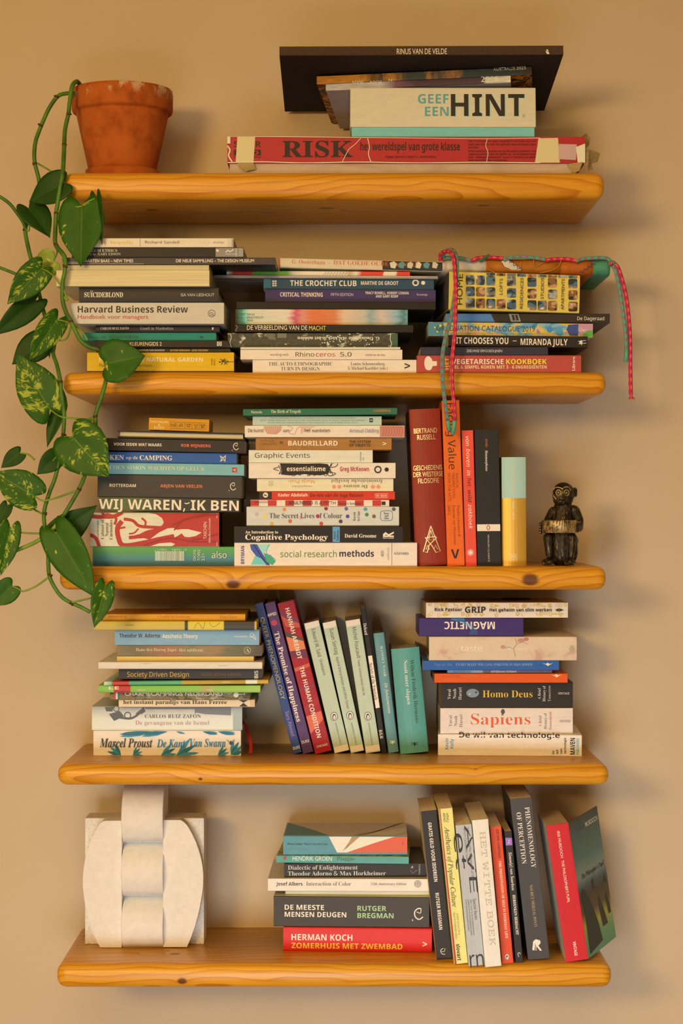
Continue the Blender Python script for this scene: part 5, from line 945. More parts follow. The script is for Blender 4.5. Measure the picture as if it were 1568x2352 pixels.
# ================================================================== ribbon bookmark of the grey hardcover
def tube(path, r, n=8, taper=None):
    V, Fc, UV = [], [], []; Ls = 0.0; m = len(path); prev = None
    for i, p in enumerate(path):
        p = Vector(p); d = (Vector(path[min(m - 1, i + 1)]) - Vector(path[max(0, i - 1)])).normalized()
        if prev is None: s_v = d.cross(Vector((0, 1, 0.01))).normalized()
        else: s_v = (prev - d * prev.dot(d)).normalized()
        prev = s_v; u_v = d.cross(s_v)
        if i: Ls += (p - Vector(path[i - 1])).length
        rr = r * (taper(i / (m - 1)) if taper else 1)
        for k in range(n + 1):
            a = 2 * math.pi * k / n
            V.append(p + (s_v * math.cos(a) + u_v * math.sin(a)) * rr); UV.append((Ls / (2 * math.pi * r), k / n))
    for i in range(m - 1):
        for k in range(n):
            q = i * (n + 1) + k; Fc.append((q, q + 1, q + n + 2, q + n + 1))
    Fc.append(tuple(range(n, -1, -1))); Fc.append(tuple((m - 1) * (n + 1) + k for k in range(n + 1)))
    return V, Fc, UV
def tube_obj(name, path, r, mat, parent=None, n=8, taper=None, uv=False):
    V, Fc, UV = tube(path, r, n, taper); o = mesh_obj(name, V, Fc, mat, parent, None, True)
    if uv:
        ul = o.data.uv_layers.new(name='UVMap')
        for p in o.data.polygons:
            for li in p.loop_indices: ul.data[li].uv = UV[o.data.loops[li].vertex_index]
    return o
zroot = [o for o in bpy.data.objects if o.get('label', '').startswith('thick grey jacketed')][0]
rb = [zroot.matrix_world.inverted() @ P(x, y, yy) for x, y, yy in spline([(555, 1652, -.09), (563, 1668, -.10), (571, 1690, -.125), (576, 1712, -.14), (575, 1731, -.15)], 5)]
V = []; 
for i, p in enumerate(rb):
    V += [p + Vector((-.0024, 0, 0)), p + Vector((.0024, .001, 0)), p + Vector((.0024, .0016, 0)), p + Vector((-.0024, .0006, 0))]
Fc = []
for i in range(len(rb) - 1):
    for k in range(4): Fc.append((4 * i + k, 4 * i + (k + 1) % 4, 4 * i + 4 + (k + 1) % 4, 4 * i + 4 + k))
Fc += [(3, 2, 1, 0), tuple(4 * (len(rb) - 1) + k for k in range(4))]
mesh_obj('ribbon_bookmark', V, Fc, ink('#b01a1c', .6), zroot)

# ================================================================== leather pouch with braided cord on the right stack
def leather(h):
    t = NT('leather_' + h.lstrip('#'), .55, .3); o = t.obj(); n = t.noise(o, 60, 5, .6)
    t.bump(t.noise(o, 500, 3), .25, .0006)
    return t.color(t.mix(1.0, C(h), t.ramp(n, [(.3, .78), (.65, 1.06)]), 'MULTIPLY'))
def cord_mat(a, b, name):
    t = NT(name, .7, .2); uv = t.t.nodes.new('ShaderNodeUVMap').outputs[0]
    sx = t.t.nodes.new('ShaderNodeSeparateXYZ'); t.l(uv, sx.inputs[0])
    p1 = t.math('SINE', t.math('ADD', t.math('MULTIPLY', sx.outputs[0], 5.5), t.math('MULTIPLY', sx.outputs[1], 12.566)))
    p2 = t.math('SINE', t.math('SUBTRACT', t.math('MULTIPLY', sx.outputs[0], 5.5), t.math('MULTIPLY', sx.outputs[1], 12.566)))
    f = t.ramp(t.math('MULTIPLY', p1, p2), [(.25, 0), (.45, 1)])
    t.bump(t.math('MULTIPLY', p1, p2), .5, .0006)
    return t.color(t.mix(f, C(a), C(b)))
PINK = cord_mat('#c8264e', '#d8743a', 'pink_cord'); TEAL = cord_mat('#5f9c7c', '#b04a6a', 'teal_cord')
Y = -.214; zt = P(784, 594, Y).z
xa = P(1017, 600, Y).x
pouch = empty('leather_pouch', Matrix.Translation((P(1209, 600, Y).x, Y, Z2R)), 'patchwork leather pouch with pink-teal cord on the thick yellow book', 'pouch')
inv = pouch.matrix_world.inverted()
def panel(x0, x1, mat, lo0, lo1, name='leather_panel'):
    """one stretch of the pouch: rounded front, flat underside following the book below"""
    V, Fc = [], []; n = 0
    for k in range(5):
        u = k / 4; x = P(x0 + (x1 - x0) * u, 600, Y).x - pouch.location.x
        z0 = lo0 + (lo1 - lo0) * u; z1 = zt - Z2R + .0012 * math.sin(7 * (x0 + (x1 - x0) * u) * .05)
        h = z1 - z0; pr = [(.2, z0), (.012, z0), (.004, z0 + h * .12), (0, z0 + h * .4), (.002, z0 + h * .75), (.008, z1), (.03, z1 + .001), (.2, z1 - .006)]
        n = len(pr); V += [(x, y, z) for y, z in pr]
    for k in range(4):
        for i in range(n): Fc.append((k * n + i, k * n + (i + 1) % n, (k + 1) * n + (i + 1) % n, (k + 1) * n + i))
    Fc += [tuple(range(n - 1, -1, -1)), tuple(4 * n + i for i in range(n))]
    return mesh_obj(name, V, Fc, mat, pouch, None, True)
b0 = .0004; sl = -.0098 / 384        # underside drops with the tilted book
bz = lambda x: .0031 - .0044 * (x - 1029) / 302
OR1, OR2, CRM, GRN = leather('#b0661a'), leather('#b85e18'), leather('#d6c2a6'), leather('#4f9068')
panel(1017, 1116, CRM, bz(1017), bz(1116)); panel(1116, 1288, OR1, bz(1116), bz(1288)); panel(1288, 1362, OR2, bz(1288), bz(1362)); panel(1362, 1401, GRN, bz(1362), bz(1401))
fr_ = lambda px, py, e=.003: inv @ P(px, py, Y - e)
def seam(pts, col, w=.0005, e=.0026): tube_obj('stitching', [fr_(x, y, e) for x, y in spline(pts, 6)], w, ink(col), pouch, 5)
mesh_obj('leather_inlay', [fr_(*p, .0012) for p in [(1151, 600), (1164, 596), (1180, 605), (1198, 620), (1175, 620), (1158, 612)]], [(0, 1, 2, 3, 4, 5)], CRM, pouch)
seam([(1117, 606), (1122, 618), (1136, 626)], '#d0803a'); seam([(1150, 602), (1156, 614), (1172, 621), (1196, 622)], '#d0803a'); seam([(1225, 596), (1229, 612), (1248, 602)], '#c87830'); seam([(1288, 598), (1282, 612), (1262, 622), (1240, 626)], '#d0803a'); seam([(1196, 600), (1196, 620)], '#c87830')
zig = [(1163 + 4.4 * k + (2 if k % 2 else -2), 594 + 3.4 * k + (-2 if k % 2 else 2)) for k in range(8)]
tube_obj('stitching', [fr_(x, y) for x, y in zig], .0005, ink('#2c3a5a'), pouch, 5)
zig = [(1376 - 4.2 * k + (2 if k % 2 else -2), 596 + 3.0 * k + (2 if k % 2 else -2)) for k in range(11)]
tube_obj('stitching', [fr_(x, y) for x, y in zig], .0006, ink('#2c3a5a'), pouch, 5)
zig = [(1020 + (5 if k % 2 else 0), 597 + 4 * k) for k in range(7)]
tube_obj('stitching', [fr_(x, y) for x, y in zig], .0004, ink('#c85a34'), pouch, 5)
def cord(pts, mat, r=.0029): return tube_obj('braided_cord', [inv @ P(*p) for p in spline(pts, 7)], r, mat, pouch, 8, None, True)
yc = Y - .002
cord([(1012, 594, yc), (1030, 592, yc), (1060, 593, yc), (1082, 599, yc - .002)], TEAL)
cord([(1082, 599, yc - .003), (1096, 593, yc - .003), (1115, 591, yc), (1140, 592, yc), (1156, 594, yc)], PINK)
cord([(1156, 597, yc - .003), (1170, 592, yc - .002), (1200, 590, yc), (1228, 592, yc), (1252, 596, yc - .002)], TEAL)
cord([(1250, 598, yc - .003), (1275, 595, yc), (1300, 595, yc), (1324, 599, yc - .002)], PINK)
cord([(1322, 600, yc - .003), (1340, 594, yc), (1370, 592, yc), (1392, 593, yc), (1402, 600, yc)], TEAL)
cord([(1100, 599, yc - .004), (1110, 594, yc - .004), (1123, 586, yc - .002)], ink('#3a6a40', .6), .0022)
for (kx, ky, m1, m2) in ((1014, 590, TEAL, PINK), (1405, 605, TEAL, PINK)):      # knots
    ring = lambda a0, rr, tilt: [(kx + rr * math.cos(a), ky + rr * .8 * math.sin(a), yc - .003 + tilt * math.sin(a + a0)) for a in [2 * math.pi * k / 8 for k in range(9)]]
    cord(ring(0, 4.2, .004), m1, .0028); cord(ring(1.6, 3.4, .005), m2, .0026)
HF = -.283
cord([(1012, 598, yc - .004), (1010, 588, yc - .008), (1018, 579, -.235), (1032, 578, -.25), (1040, 590, -.262), (1044, 620, -.270), (1046, 680, -.277), (1044, 760, -.281), (1038, 830, HF), (1038, 880, HF), (1042, 925, HF), (1044, 965, -.272)], PINK, .0031)
cord([(1016, 585, yc - .008), (1030, 574, -.235), (1044, 580, -.25), (1049, 605, -.262), (1046, 660, -.270), (1037, 720, -.276), (1024, 770, -.280), (1016, 815, HF), (1016, 870, HF), (1021, 920, HF), (1027, 965, -.272)], TEAL, .0031)
AG = ink('#5aa078', .35)
tube_obj('aglet', [inv @ P(*p) for p in ((1044, 963, -.272), (1042, 980, -.268), (1039, 998, -.266))], .0032, AG, pouch)
tube_obj('aglet', [inv @ P(*p) for p in ((1027, 963, -.272), (1029, 975, -.268), (1031, 988, -.266))], .0032, AG, pouch)
cord([(1407, 604, yc - .002), (1418, 614, yc), (1430, 650, -.21), (1440, 700, -.205), (1446, 770, -.2), (1447, 840, -.2), (1448, 906, -.2)], PINK, .0033)
cord([(1405, 608, yc - .002), (1413, 622, yc), (1422, 660, -.212), (1431, 720, -.208), (1437, 770, -.204), (1438, 800, -.204)], TEAL, .0031)
tube_obj('aglet', [inv @ P(*p) for p in ((1438, 799, -.204), (1438, 815, -.204), (1436, 831, -.204))], .0032, AG, pouch)
for k in range(7):
    a = -.6 + .2 * k
    tube_obj('frayed_end', [inv @ P(*p) for p in ((1448, 904, -.2), (1449 + 5 * math.sin(a), 911, -.2 + .002 * (k % 3 - 1)), (1450 + 13 * math.sin(a), 917 + (k % 2), -.2))], .0012, ink(('#c8264e', '#d8743a')[k % 2], .7), pouch, 5, lambda u: 1 - .6 * u)

# ================================================================== terracotta pot with saucer
def lathe(name, prof, mat, parent, n=64, close=False):
    V, Fc = [], []; m = len(prof)
    for k in range(n):
        a = 2 * math.pi * k / n
        V += [(r * math.cos(a), r * math.sin(a), z) for r, z in prof]
    for k in range(n):
        q = (k + 1) % n
        for i in range(m - 1): Fc.append((k * m + i, q * m + i, q * m + i + 1, k * m + i + 1))
    me = mesh_obj(name, V, Fc, mat, parent, None, True)
    bm = bmesh.new(); bm.from_mesh(me.data); bmesh.ops.remove_doubles(bm, verts=bm.verts, dist=1e-6); bmesh.ops.recalc_face_normals(bm, faces=bm.faces); bm.to_mesh(me.data); bm.free()
    return me
def terracotta():
    t = NT('terracotta', .8, .2); o = t.obj()
    sx = t.t.nodes.new('ShaderNodeSeparateXYZ'); t.l(o, sx.inputs[0])
    n = t.noise(o, 28, 5, .65); n2 = t.noise(t.mapping(o, (60, 60, 40)), 1.0, 5, .7)
    c = t.ramp(n, [(.3, C('#8f3f14')), (.5, C('#b4561c')), (.75, C('#bd6226'))])
    sp = t.ramp(n2, [(.52, 0), (.60, 1)])
    hi = t.t.nodes.new('ShaderNodeMapRange'); t.l(sx.outputs[2], hi.inputs[0]); hi.inputs[1].default_value = .125; hi.inputs[2].default_value = .148
    c = t.mix(t.math('MULTIPLY', sp, t.math('MULTIPLY', hi.outputs[0], .9)), c, C('#d8b083'))
    t.bump(t.noise(o, 300, 4), .2, .0008)
    return t.color(c)
TC = terracotta(); PY = -.137; D = DW + PY
pot_x = (281 - 784) * D / F
pot = empty('terracotta_pot', Matrix.Translation((pot_x, PY, SH[1])), 'weathered terracotta flower pot on a saucer on the top shelf', 'pot')
s_p = D / F
lathe('saucer', [(0, .0), (.052, 0), (.0570, .004), (.0578, .012), (.0572, .0215), (.0545, .0225), (.052, .02), (.049, .010), (0, .010)], TC, pot)
lathe('pot_body', [(0, .0105), (.047, .0105), (.0515, .018), (.0712, .108), (.0715, .112), (.0768, .112), (.0782, .116), (.0786, .140), (.0775, .1465), (.0735, .1475), (.071, .144), (.068, .115), (.05, .03), (0, .03)], TC, pot)
lathe('soil', [(0, .1305), (.03, .131), (.0685, .128)], card('#3a2a1c', .9, .3), pot)

# ================================================================== trailing pothos
def leaf_mat(name, cols, amt):
    t = NT(name, .5, .22); uv = t.t.nodes.new('ShaderNodeUVMap').outputs[0]
    inf = t.t.nodes.new('ShaderNodeObjectInfo'); sx = t.t.nodes.new('ShaderNodeSeparateXYZ'); t.l(uv, sx.inputs[0])
    cmb = t.t.nodes.new('ShaderNodeCombineXYZ')
    av = t.math('ABSOLUTE', sx.outputs[1])
    t.l(t.math('MULTIPLY', t.math('SUBTRACT', sx.outputs[0], t.math('MULTIPLY', av, .25)), 22.0), cmb.inputs[0]); t.l(t.math('MULTIPLY', sx.outputs[1], 3.6), cmb.inputs[1]); t.l(t.math('MULTIPLY', inf.outputs['Random'], 60.0), cmb.inputs[2])
    n = t.noise(cmb.outputs[0], 1.0, 4, .65, .4); n2 = t.noise(t.mapping(cmb.outputs[0], (.22, .5, 1)), 1.0, 2)
    spl = t.ramp(t.math('ADD', n, t.math('MULTIPLY', t.math('SUBTRACT', n2, .5), .9)), [(amt, 0), (amt + .07, 1)])
    base = t.mix(n2, C(cols[0]), C(cols[1]))
    c = t.mix(spl, base, C(cols[2]))
    mid = t.math('LESS_THAN', av, .022); c = t.mix(t.math('MULTIPLY', mid, .6), c, C(cols[3]))
    vein = t.math('SINE', t.math('MULTIPLY', t.math('SUBTRACT', sx.outputs[0], t.math('MULTIPLY', av, .3)), 75.0)); t.bump(vein, .035, .001)
    t.b.inputs['Subsurface Weight'].default_value = 0.0
    return t.color(c)
LV = {'v': leaf_mat('variegated_leaf', ['#234708', '#3a6410', '#a2a434', '#6f8a28'], .60), 'd': leaf_mat('dark_leaf', ['#1d380a', '#2b4d0f', '#8c8c2a', '#40601c'], .86), 'm': leaf_mat('mid_leaf', ['#27490c', '#3b6412', '#b4ac48', '#56762a'], .72), 'y': leaf_mat('pale_leaf', ['#7f8c2c', '#98a040', '#c8c078', '#b0b058'], .66)}
plant = empty('trailing_pothos', Matrix.Translation((pot_x, PY, SH[1] + .131)), 'trailing variegated pothos plant hanging from the terracotta pot', 'plant')
pinv = plant.matrix_world.inverted()
W_T = [(0, .78), (.08, .90), (.18, .97), (.3, 1.0), (.45, .93), (.6, .76), (.74, .52), (.86, .28), (.95, .09), (1, 0)]
def leaf(bx, by, tx, ty, hw, Yb, Yt, kind='m', roll=0, fold=18, curl=.1, pet=None, asym=1.0):
    B = P(bx, by, Yb); T_ = P(tx, ty, Yt); e1 = (T_ - B); Lg = e1.length; e1.normalize()
    n0 = Vector((0, -1, 0)); n0 = (n0 - e1 * n0.dot(e1)).normalized(); n0 = Matrix.Rotation(math.radians(roll), 3, e1) @ n0
    e2 = e1.cross(n0).normalized(); hw_m = hw * (DW + Yb) / F; fo = math.tan(math.radians(fold))
    V, UV, Fc = [], [], []; ns = 5
    rnd = random.uniform(0, 6)
    for t_, w_ in W_T:
        for j in range(-ns, ns + 1):
            s_ = j / ns; a = abs(s_); wd = hw_m * w_ * s_ * (asym if s_ > 0 else 1)
            al = t_ * Lg - .17 * Lg * math.sin(math.pi * a * .82) * (1 - t_) ** 3
            z = abs(wd) * fo * (1 - .45 * a) - curl * Lg * (t_ ** 2) + .05 * hw_m * math.sin(5 * t_ + rnd) * a
            V.append(pinv @ (B + e1 * al + e2 * wd + n0 * z)); UV.append((t_, s_))
    n = 2 * ns + 1
    for i in range(len(W_T) - 1):
        for j in range(n - 1):
            q = i * n + j; Fc.append((q, q + 1, q + n + 1, q + n))
    o = mesh_obj('leaf', V, Fc, LV[kind], plant, None, True)
    ul = o.data.uv_layers.new(name='UVMap')
    for p in o.data.polygons:
        for li in p.loop_indices: ul.data[li].uv = UV[o.data.loops[li].vertex_index]
    sm = o.modifiers.new('thickness', 'SOLIDIFY'); sm.thickness = .0005; sm.offset = -1
    if pet: tube_obj('petiole', [pinv @ P(*p) for p in spline(pet + [(bx, by, Yb)], 6)], .0014, STEM2, o, 6, lambda u: 1.15 - .4 * u)
    return o
def stem_mat(name, a, b):
    t = NT(name, .45, .4); n = t.noise(t.obj(), 40, 3); return t.color(t.ramp(n, [(.35, C(a)), (.65, C(b))]))
STEM, STEM2 = stem_mat('vine_stem', '#3c5c16', '#547a22'), stem_mat('petiole_green', '#5f7e1e', '#86962c'); NODE = card('#5a3a1c', .8, .3)
def vine(pts, r, m=STEM): return tube_obj('vine_stem', [pinv @ P(*p) for p in spline(pts, 7)], r, m, plant, 8)
def node(px, py, Y, dx=6, dy=-3):
    tube_obj('stem_node', [pinv @ P(*p) for p in ((px - dx * .3, py - dy * .3, Y), (px, py, Y - .001), (px + dx, py + dy, Y - .002))], .0026, NODE, plant, 6, lambda u: 1.2 - .7 * u)
v1 = [(186, 198, -.16), (176, 187, -.185), (165, 200, -.20), (160, 235, -.205), (157, 262, -.207), (149, 300, -.21), (147, 345, -.245), (144, 398, -.270), (139, 425, -.272), (132, 470, -.272), (129, 490, -.272), (127, 530, -.275), (128, 562, -.283), (148, 590, -.293), (149, 622, -.298), (144, 650, -.299), (144, 690, -.298), (152, 718, -.296), (163, 738, -.293), (174, 762, -.295), (186, 783, -.295), (205, 797, -.295), (226, 804, -.297), (240, 822, -.30), (246, 850, -.30), (243, 875, -.297), (232, 915, -.292), (220, 950, -.29), (219, 985, -.29), (210, 1040, -.288), (196, 1089, -.285), (182, 1122, -.28), (162, 1158, -.28), (145, 1185, -.28), (126, 1210, -.28), (110, 1226, -.28), (80, 1246, -.28), (35, 1265, -.28), (5, 1272, -.28)]
vine(v1[:24], .0034); vine(v1[23:34], .0031); vine(v1[33:], .0030, STEM2)
v2 = [(172, 214, -.185), (150, 215, -.187), (132, 222, -.19), (112, 250, -.192), (95, 288, -.195), (83, 320, -.197), (79, 345, -.20), (80, 375, -.20), (90, 418, -.20), (88, 460, -.205), (70, 500, -.22), (58, 526, -.23), (64, 565, -.235), (73, 602, -.24), (82, 640, -.24), (90, 675, -.24), (102, 722, -.245), (116, 760, -.25), (124, 790, -.255), (122, 812, -.26), (131, 840, -.275), (139, 878, -.285), (141, 905, -.285), (147, 947, -.28), (145, 1000, -.275), (138, 1050, -.27), (126, 1099, -.27), (114, 1130, -.27), (101, 1178, -.27), (105, 1225, -.272), (110, 1265, -.275), (111, 1300, -.28), (114, 1325, -.285), (126, 1350, -.285), (142, 1371, -.285), (164, 1385, -.285), (185, 1394, -.285), (207, 1406, -.285)]
vine(v2, .0031)
vine([(-25, 440, -.24), (0, 452, -.24), (22, 468, -.24), (38, 488, -.24), (54, 512, -.235), (58, 528, -.23)], .0026)
vine([(-20, 608, -.24), (0, 615, -.24), (33, 628, -.24), (60, 640, -.24), (84, 645, -.24)], .0024)
for q in ((176, 187, -.187), (158, 262, -.208), (147, 332, -.238), (144, 400, -.271), (130, 488, -.273), (128, 562, -.284), (93, 288, -.196), (130, 222, -.191), (79, 376, -.201), (149, 612, -.298), (163, 738, -.294), (225, 806, -.298), (140, 877, -.286), (218, 957, -.291), (183, 1124, -.281), (104, 1180, -.271), (108, 1262, -.275), (116, 1322, -.286), (146, 998, -.276), (128, 1075, -.27), (165, 1387, -.286), (58, 530, -.231)): node(*q, random.choice((6, -6)), random.uniform(-4, 3))
leaf(147, 420, 64, 462, 38, -.2685, -.258, 'd', 10, 10, .05, [(88, 376, -.2), (105, 386, -.22), (130, 402, -.258)])
leaf(66, 478, 115, 540, 36, -.235, -.26, 'd', -30, 30, .1, [(58, 526, -.23), (66, 530, -.235), (68, 510, -.236)])
leaf(188, 474, 184, 610, 55, -.285, -.302, 'm', 8, 12, .05, [(130, 488, -.273), (148, 480, -.28), (170, 476, -.284)])
leaf(222, 454, 231, 560, 20, -.288, -.298, 'd', 35, 25, .05, [(190, 472, -.285), (205, 462, -.287)])
leaf(124, 598, 76, 622, 33, -.258, -.248, 'y', 0, 10, .05, [(128, 562, -.283), (131, 580, -.27)])
leaf(95, 617, 17, 698, 36, -.285, -.295, 'v', -10, 18, .08, [(146, 682, -.299), (155, 690, -.300), (148, 670, -.300), (128, 640, -.296), (112, 625, -.29)])
leaf(82, 690, -14, 772, 30, -.26, -.28, 'd', -22, 22, .1, [(102, 722, -.246), (90, 704, -.252)])
leaf(132, 734, 68, 826, 31, -.268, -.29, 'v', -12, 20, .08, [(200, 782, -.296), (196, 772, -.294), (178, 752, -.285), (155, 740, -.275)])
leaf(101, 782, 27, 836, 36, -.232, -.24, 'd', 8, 10, .05, [(118, 808, -.26), (108, 806, -.25), (100, 800, -.24)])
leaf(113, 770, 112, 823, 10, -.258, -.262, 'd', 40, 28, .05, [(165, 742, -.29), (155, 775, -.28), (140, 782, -.27), (125, 778, -.262)])
leaf(114, 940, 39, 812, 51, -.275, -.285, 'v', 6, 10, .06, [(218, 957, -.29), (200, 963, -.288), (170, 961, -.285), (140, 957, -.28)])
leaf(246, 835, 330, 815, 52, -.305, -.315, 'm', -8, 14, .12, [(230, 806, -.298), (238, 815, -.302)])
leaf(139, 936, 106, 1026, 19, -.262, -.27, 'd', 24, 22, .05, [(146, 960, -.28), (145, 945, -.27)])
leaf(166, 1003, 247, 1094, 62, -.298, -.315, 'v', 4, 12, .1, [(219, 960, -.29), (205, 968, -.296), (180, 985, -.298)])
leaf(132, 1046, 86, 1089, 25, -.268, -.28, 'd', -8, 16, .08, [(136, 1070, -.27), (125, 1080, -.27), (115, 1074, -.27), (122, 1058, -.27)])
leaf(79, 1139, -16, 1084, 44, -.285, -.29, 'v', 4, 12, .06, [(182, 1124, -.28), (140, 1140, -.28), (100, 1150, -.284)])
leaf(46, 1040, 2, 1074, 20, -.262, -.27, 'd', 4, 12, .08, [(79, 1056, -.268), (65, 1044, -.265)])
leaf(122, 1240, 222, 1162, 37, -.262, -.268, 'd', 10, 16, .06, [(106, 1228, -.272)])
leaf(129, 1222, 216, 1373, 46, -.292, -.31, 'm', 5, 12, .06, [(134, 1283, -.28), (120, 1268, -.278), (118, 1250, -.285)])
leaf(242, 1346, 217, 1442, 26, -.312, -.325, 'v', -12, 18, .08, [(164, 1384, -.286), (190, 1378, -.29), (215, 1370, -.3)])
leaf(24, 1212, 2, 1322, 28, -.29, -.30, 'v', -10, 24, .08, [(110, 1225, -.28), (70, 1225, -.284), (44, 1222, -.288)])
leaf(28, 1346, -22, 1392, 29, -.285, -.29, 'm', -6, 18, .08, [(114, 1324, -.285), (85, 1345, -.285), (55, 1358, -.285), (42, 1352, -.285)])
leaf(17, 1160, -4, 1206, 16, -.262, -.27, 'd', 6, 16, .05, [(100, 1182, -.27), (70, 1166, -.268), (40, 1152, -.265)])

# ================================================================== plaster sculpture
def plaster(rings, dirt=0.0):
    t = NT('white_plaster', .85, .15); o = t.obj()
    n = t.noise(o, 90, 5, .7); sp = t.noise(o, 420, 3, .8)
    c = t.ramp(n, [(.3, C('#ddcab2')), (.7, C('#eadbc4'))]); c = t.mix(t.ramp(sp, [(.68, 0), (.74, .5)]), c, C('#9c8468'))
    if dirt: c = t.mix(t.ramp(t.noise(o, 260, 5, .8), [(.45, 0.0), (.62, dirt)]), c, C('#8c7250'))
    if rings:
        w = t.t.nodes.new('ShaderNodeTexWave'); w.wave_type = 'RINGS'; w.rings_direction = 'Y'; t.l(t.mapping(o, (1, 1, 1), (.03, 0, -.11)), w.inputs[0]); w.inputs['Scale'].default_value = 110; w.inputs['Distortion'].default_value = 1.5
        t.bump(t.math('ADD', w.outputs['Fac'], t.math('MULTIPLY', sp, .5)), .35, .0006)
    else: t.bump(t.math('ADD', n, sp), .2, .0008)
    return t.color(c)
PLA, PLB = plaster(False), plaster(True)
YS = -.125; sx0 = P(195, 2000, YS).x; sx1 = P(468.5, 2000, YS).x; scx = (sx0 + sx1) / 2
stat = empty('plaster_sculpture', Matrix.Translation((scx, YS, SH[5])), 'white plaster relief sculpture with three stacked barrels on the lowest shelf', 'sculpture')
ht = P(784, 1879, YS).z - SH[5]
bm_obj('slab', rbox(sx0 - scx, sx1 - scx, 0, .055, 0, ht, .0012, 2), plaster(False, .32), stat)
YL = -.152; c_p = lambda x, y: (P(120 + x / 3.136, 0, YL).x - scx, max(P(0, 1780 + y / 3.136, YL).z - SH[5], 0))
mid_x = 650; outl = [(345, 1243), (290, 1130), (240, 950), (220, 780), (235, 620), (285, 460), (345, 350), (385, 330)]; outr = [(925, 325), (975, 370), (1040, 500), (1080, 650), (1085, 800), (1060, 960), (1020, 1110), (970, 1240)]
for pts in ([(500, 1243)] + spline(outl, 5) + [(500, 330)], [(798, 325)] + spline(outr, 5) + [(798, 1240)]):
    q = [c_p(*p) for p in pts]; n = len(q)
    bm = bmesh.new(); A = [bm.verts.new((x, YL - YS, z)) for x, z in q]; B = [bm.verts.new((x, .001, z)) for x, z in q]
    bm.faces.new(A); bm.faces.new(B[::-1])
    for i in range(n): bm.faces.new((A[i], A[(i + 1) % n], B[(i + 1) % n], B[i]))
    bm_obj('carved_lobe', bm, PLB, stat)
bx0, bx1 = P(278.5, 0, -.165).x - scx, P(374, 0, -.165).x - scx
for (ya, yb) in ((2056.5, 2178.5), (1933.5, 2056), (1800.5, 1933)):
    zb = max(P(0, yb, -.150).z - SH[5], 0); zt_ = P(0, ya, -.118 if ya < 1900 else -.13).z - SH[5]; h = zt_ - zb
    pr = [(.054, 0), (-.024, 0), (-.034, .12), (-.041, .3), (-.043, .46), (-.040, .62), (-.031, .78), (-.017, .9), (.001, .985), (.006, 1.0), (.054, 1.0)]
    if ya > 1900: pr = [(y * 1 if y < 0 else y, z) for y, z in pr]
    V = [(x, y, zb + z * h) for x in (bx0, bx1) for y, z in pr]; n = len(pr)
    bm = bmesh.new(); vs = [bm.verts.new(p) for p in V]
    bm.faces.new(vs[:n]); bm.faces.new(vs[n:][::-1])
    for i in range(n): bm.faces.new((vs[i], vs[n + i], vs[n + (i + 1) % n], vs[(i + 1) % n]))
    ob = bm_obj('barrel', bm, PLA, stat)
    bv = ob.modifiers.new('softened', 'BEVEL'); bv.width = .0015; bv.segments = 2; bv.limit_method = 'ANGLE'; bv.angle_limit = 1.0
    for p in ob.data.polygons: p.use_smooth = len(p.vertices) == 4

# ================================================================== monkey figure
MS = 8.466e-5 * 1.0; MY = -.20; mxc = P(1286.5, 0, MY).x
monkey = empty('monkey_figure', Matrix.Translation((mxc, MY, SH[3])), 'dark bronze seated monkey figure holding a round bowl', 'figurine')
def mp(cx, cy, y): return Vector(((cx - 690) * MS, y * MS, (1690 - cy) * MS))
bm = bmesh.new()
def ball(cx, cy, y, rx, ry=None, rz=None, sub=3):
    ry = ry or rx; rz = rz or rx
    M = Matrix.Translation(mp(cx, cy, y)) @ Matrix.Diagonal((rx * MS, ry * MS, rz * MS, 1))
    bmesh.ops.create_icosphere(bm, subdivisions=sub, radius=1, matrix=M)
def limb(pts, n=9):
    for i in range(len(pts) - 1):
        a, b = pts[i], pts[i + 1]
        for k in range(n + 1):
            u = k / n; ball(*[a[j] + (b[j] - a[j]) * u for j in range(4)], sub=2)
ball(745, 400, 0, 203, 190, 207, 4); ball(735, 510, -30, 180, 160, 130); ball(690, 470, -110, 135, 95, 140); ball(688, 545, -135, 92, 78, 64)
limb([(745, 600, 0, 150), (738, 700, 5, 185), (735, 820, 10, 215), (730, 950, 10, 235), (720, 1150, 5, 240), (715, 1350, 5, 240), (715, 1500, 10, 225)], 8); ball(715, 1560, 10, 240, 190, 130)
ball(952, 362, 10, 48, 42, 78); ball(962, 420, 10, 34, 34, 40)
limb([(560, 720, -20, 90), (480, 850, -60, 80), (410, 950, -140, 66), (330, 1010, -230, 52)])
limb([(930, 720, 0, 120), (1010, 880, -20, 100), (1010, 1010, -120, 78), (960, 1020, -250, 58)])
limb([(480, 1220, -60, 110), (450, 1190, -170, 92), (455, 1330, -190, 78), (468, 1500, -190, 64)]); limb([(900, 1250, 0, 120), (885, 1190, -160, 88), (875, 1350, -180, 76), (860, 1510, -180, 66)])
ball(920, 1420, 20, 90, 120, 220)
ball(440, 1618, -240, 112, 150, 62); ball(830, 1620, -230, 112, 150, 62)
for k in range(4): ball(352 + 45 * k, 1645, -360 + 8 * abs(k - 1), 30, 40, 32, 2); ball(748 + 45 * k, 1648, -350 + 8 * abs(k - 1), 30, 40, 32, 2)
for k in range(4): limb([(975 - 5 * k, 955 + 40 * k, -320, 25), (925, 955 + 42 * k, -370, 22)], 4)
limb([(985, 925, -290, 26), (960, 905, -330, 20)], 3)
for k in range(4): limb([(318, 950 + 48 * k, -250, 27), (288, 945 + 50 * k, -340, 25)], 4)
limb([(318, 930, -220, 26), (300, 905, -240, 22)], 3)
me = bpy.data.meshes.new('monkey_source'); bm.to_mesh(me); bm.free()
src = bpy.data.objects.new('monkey_source', me); COL.objects.link(src)
rm = src.modifiers.new('fuse', 'REMESH'); rm.mode = 'VOXEL'; rm.voxel_size = .0008; rm.use_smooth_shade = True
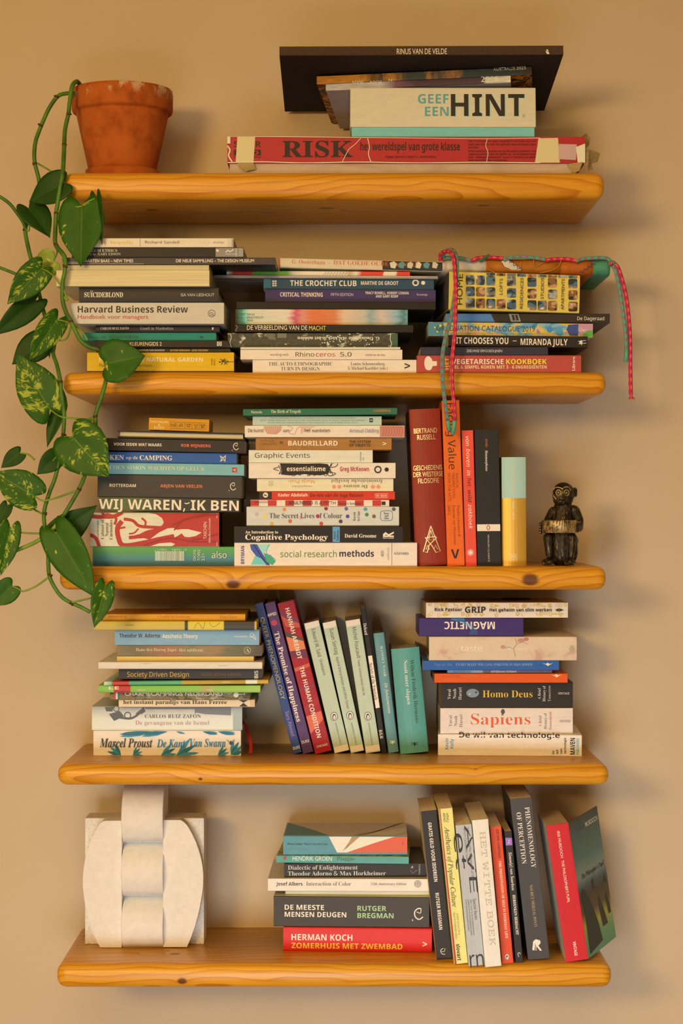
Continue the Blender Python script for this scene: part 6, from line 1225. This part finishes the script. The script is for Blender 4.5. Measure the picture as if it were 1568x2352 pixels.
smo = src.modifiers.new('smooth', 'SMOOTH'); smo.factor = .5; smo.iterations = 5
dg = bpy.context.evaluated_depsgraph_get()
body = bpy.data.meshes.new_from_object(src.evaluated_get(dg)); body.name = 'body'
bpy.data.objects.remove(src)
def bronze(fur):
    t = NT('antiqued_bronze_fur' if fur else 'antiqued_bronze', .42, .5); t.b.inputs['Metallic'].default_value = .55; o = t.obj()
    n = t.noise(t.mapping(o, (520, 520, 95)), 1.0, 4, .7); g = t.noise(o, 140, 4, .7)
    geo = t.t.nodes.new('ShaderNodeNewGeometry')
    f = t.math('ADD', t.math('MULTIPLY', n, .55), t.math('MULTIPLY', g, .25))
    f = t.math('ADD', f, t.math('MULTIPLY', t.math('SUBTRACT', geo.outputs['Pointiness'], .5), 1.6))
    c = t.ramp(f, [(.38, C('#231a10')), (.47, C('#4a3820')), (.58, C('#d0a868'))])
    t.bump(n, .6 if fur else .1, .0012 if fur else .0003)
    return t.color(c)
BZ, BZ2 = bronze(True), bronze(False)
body.materials.clear(); body.materials.append(BZ)
for p in body.polygons: p.use_smooth = True
bo = bpy.data.objects.new('body', body); COL.objects.link(bo); bo.parent = monkey
hd_ = mp(640, 1105, -265)
bowl = lathe('bowl', [(0, .002), (.024, 0), (.0262, .001), (.0268, .0185), (.0262, .0195), (.0245, .0192), (.0238, .016), (.023, .006), (0, .005)], BZ2, monkey, 48); bowl.location = (hd_.x, hd_.y, hd_.z)
def face_ball(name, cx, cy, y, rx, ry, rz):
    b2 = bmesh.new(); bmesh.ops.create_uvsphere(b2, u_segments=16, v_segments=10, radius=1, matrix=Matrix.Translation(mp(cx, cy, y)) @ Matrix.Diagonal((rx * MS, ry * MS, rz * MS, 1)))
    return bm_obj(name, b2, BZ2, monkey, True)
for ex in (635, 780):
    face_ball('eye', ex, 385, -182 if ex < 700 else -175, 30, 26, 34)
    tube_obj('eyelid', [mp(ex + 44 * math.cos(a), 382 + 50 * math.sin(a), -190 if ex < 700 else -182) for a in [2 * math.pi * k / 16 for k in range(17)]], .0007, BZ2, monkey, 6)
brow = [(600, 500, -165), (555, 440, -150), (540, 360, -140), (570, 300, -150), (630, 288, -172), (680, 300, -188), (703, 318, -192), (725, 300, -190), (780, 278, -178), (830, 300, -160), (858, 360, -138), (848, 430, -140), (805, 500, -155)]
tube_obj('face_rim', [mp(*p) for p in spline(brow, 5)], .0010, BZ2, monkey, 6)
face_ball('nose', 690, 488, -205, 40, 30, 36); face_ball('mouth', 690, 540, -212, 52, 24, 22)
tube_obj('mouth_line', [mp(*p) for p in spline([(640, 512, -212), (665, 522, -228), (690, 525, -232), (715, 522, -228), (740, 512, -212)], 4)], .0005, ink('#15100c'), monkey, 5)
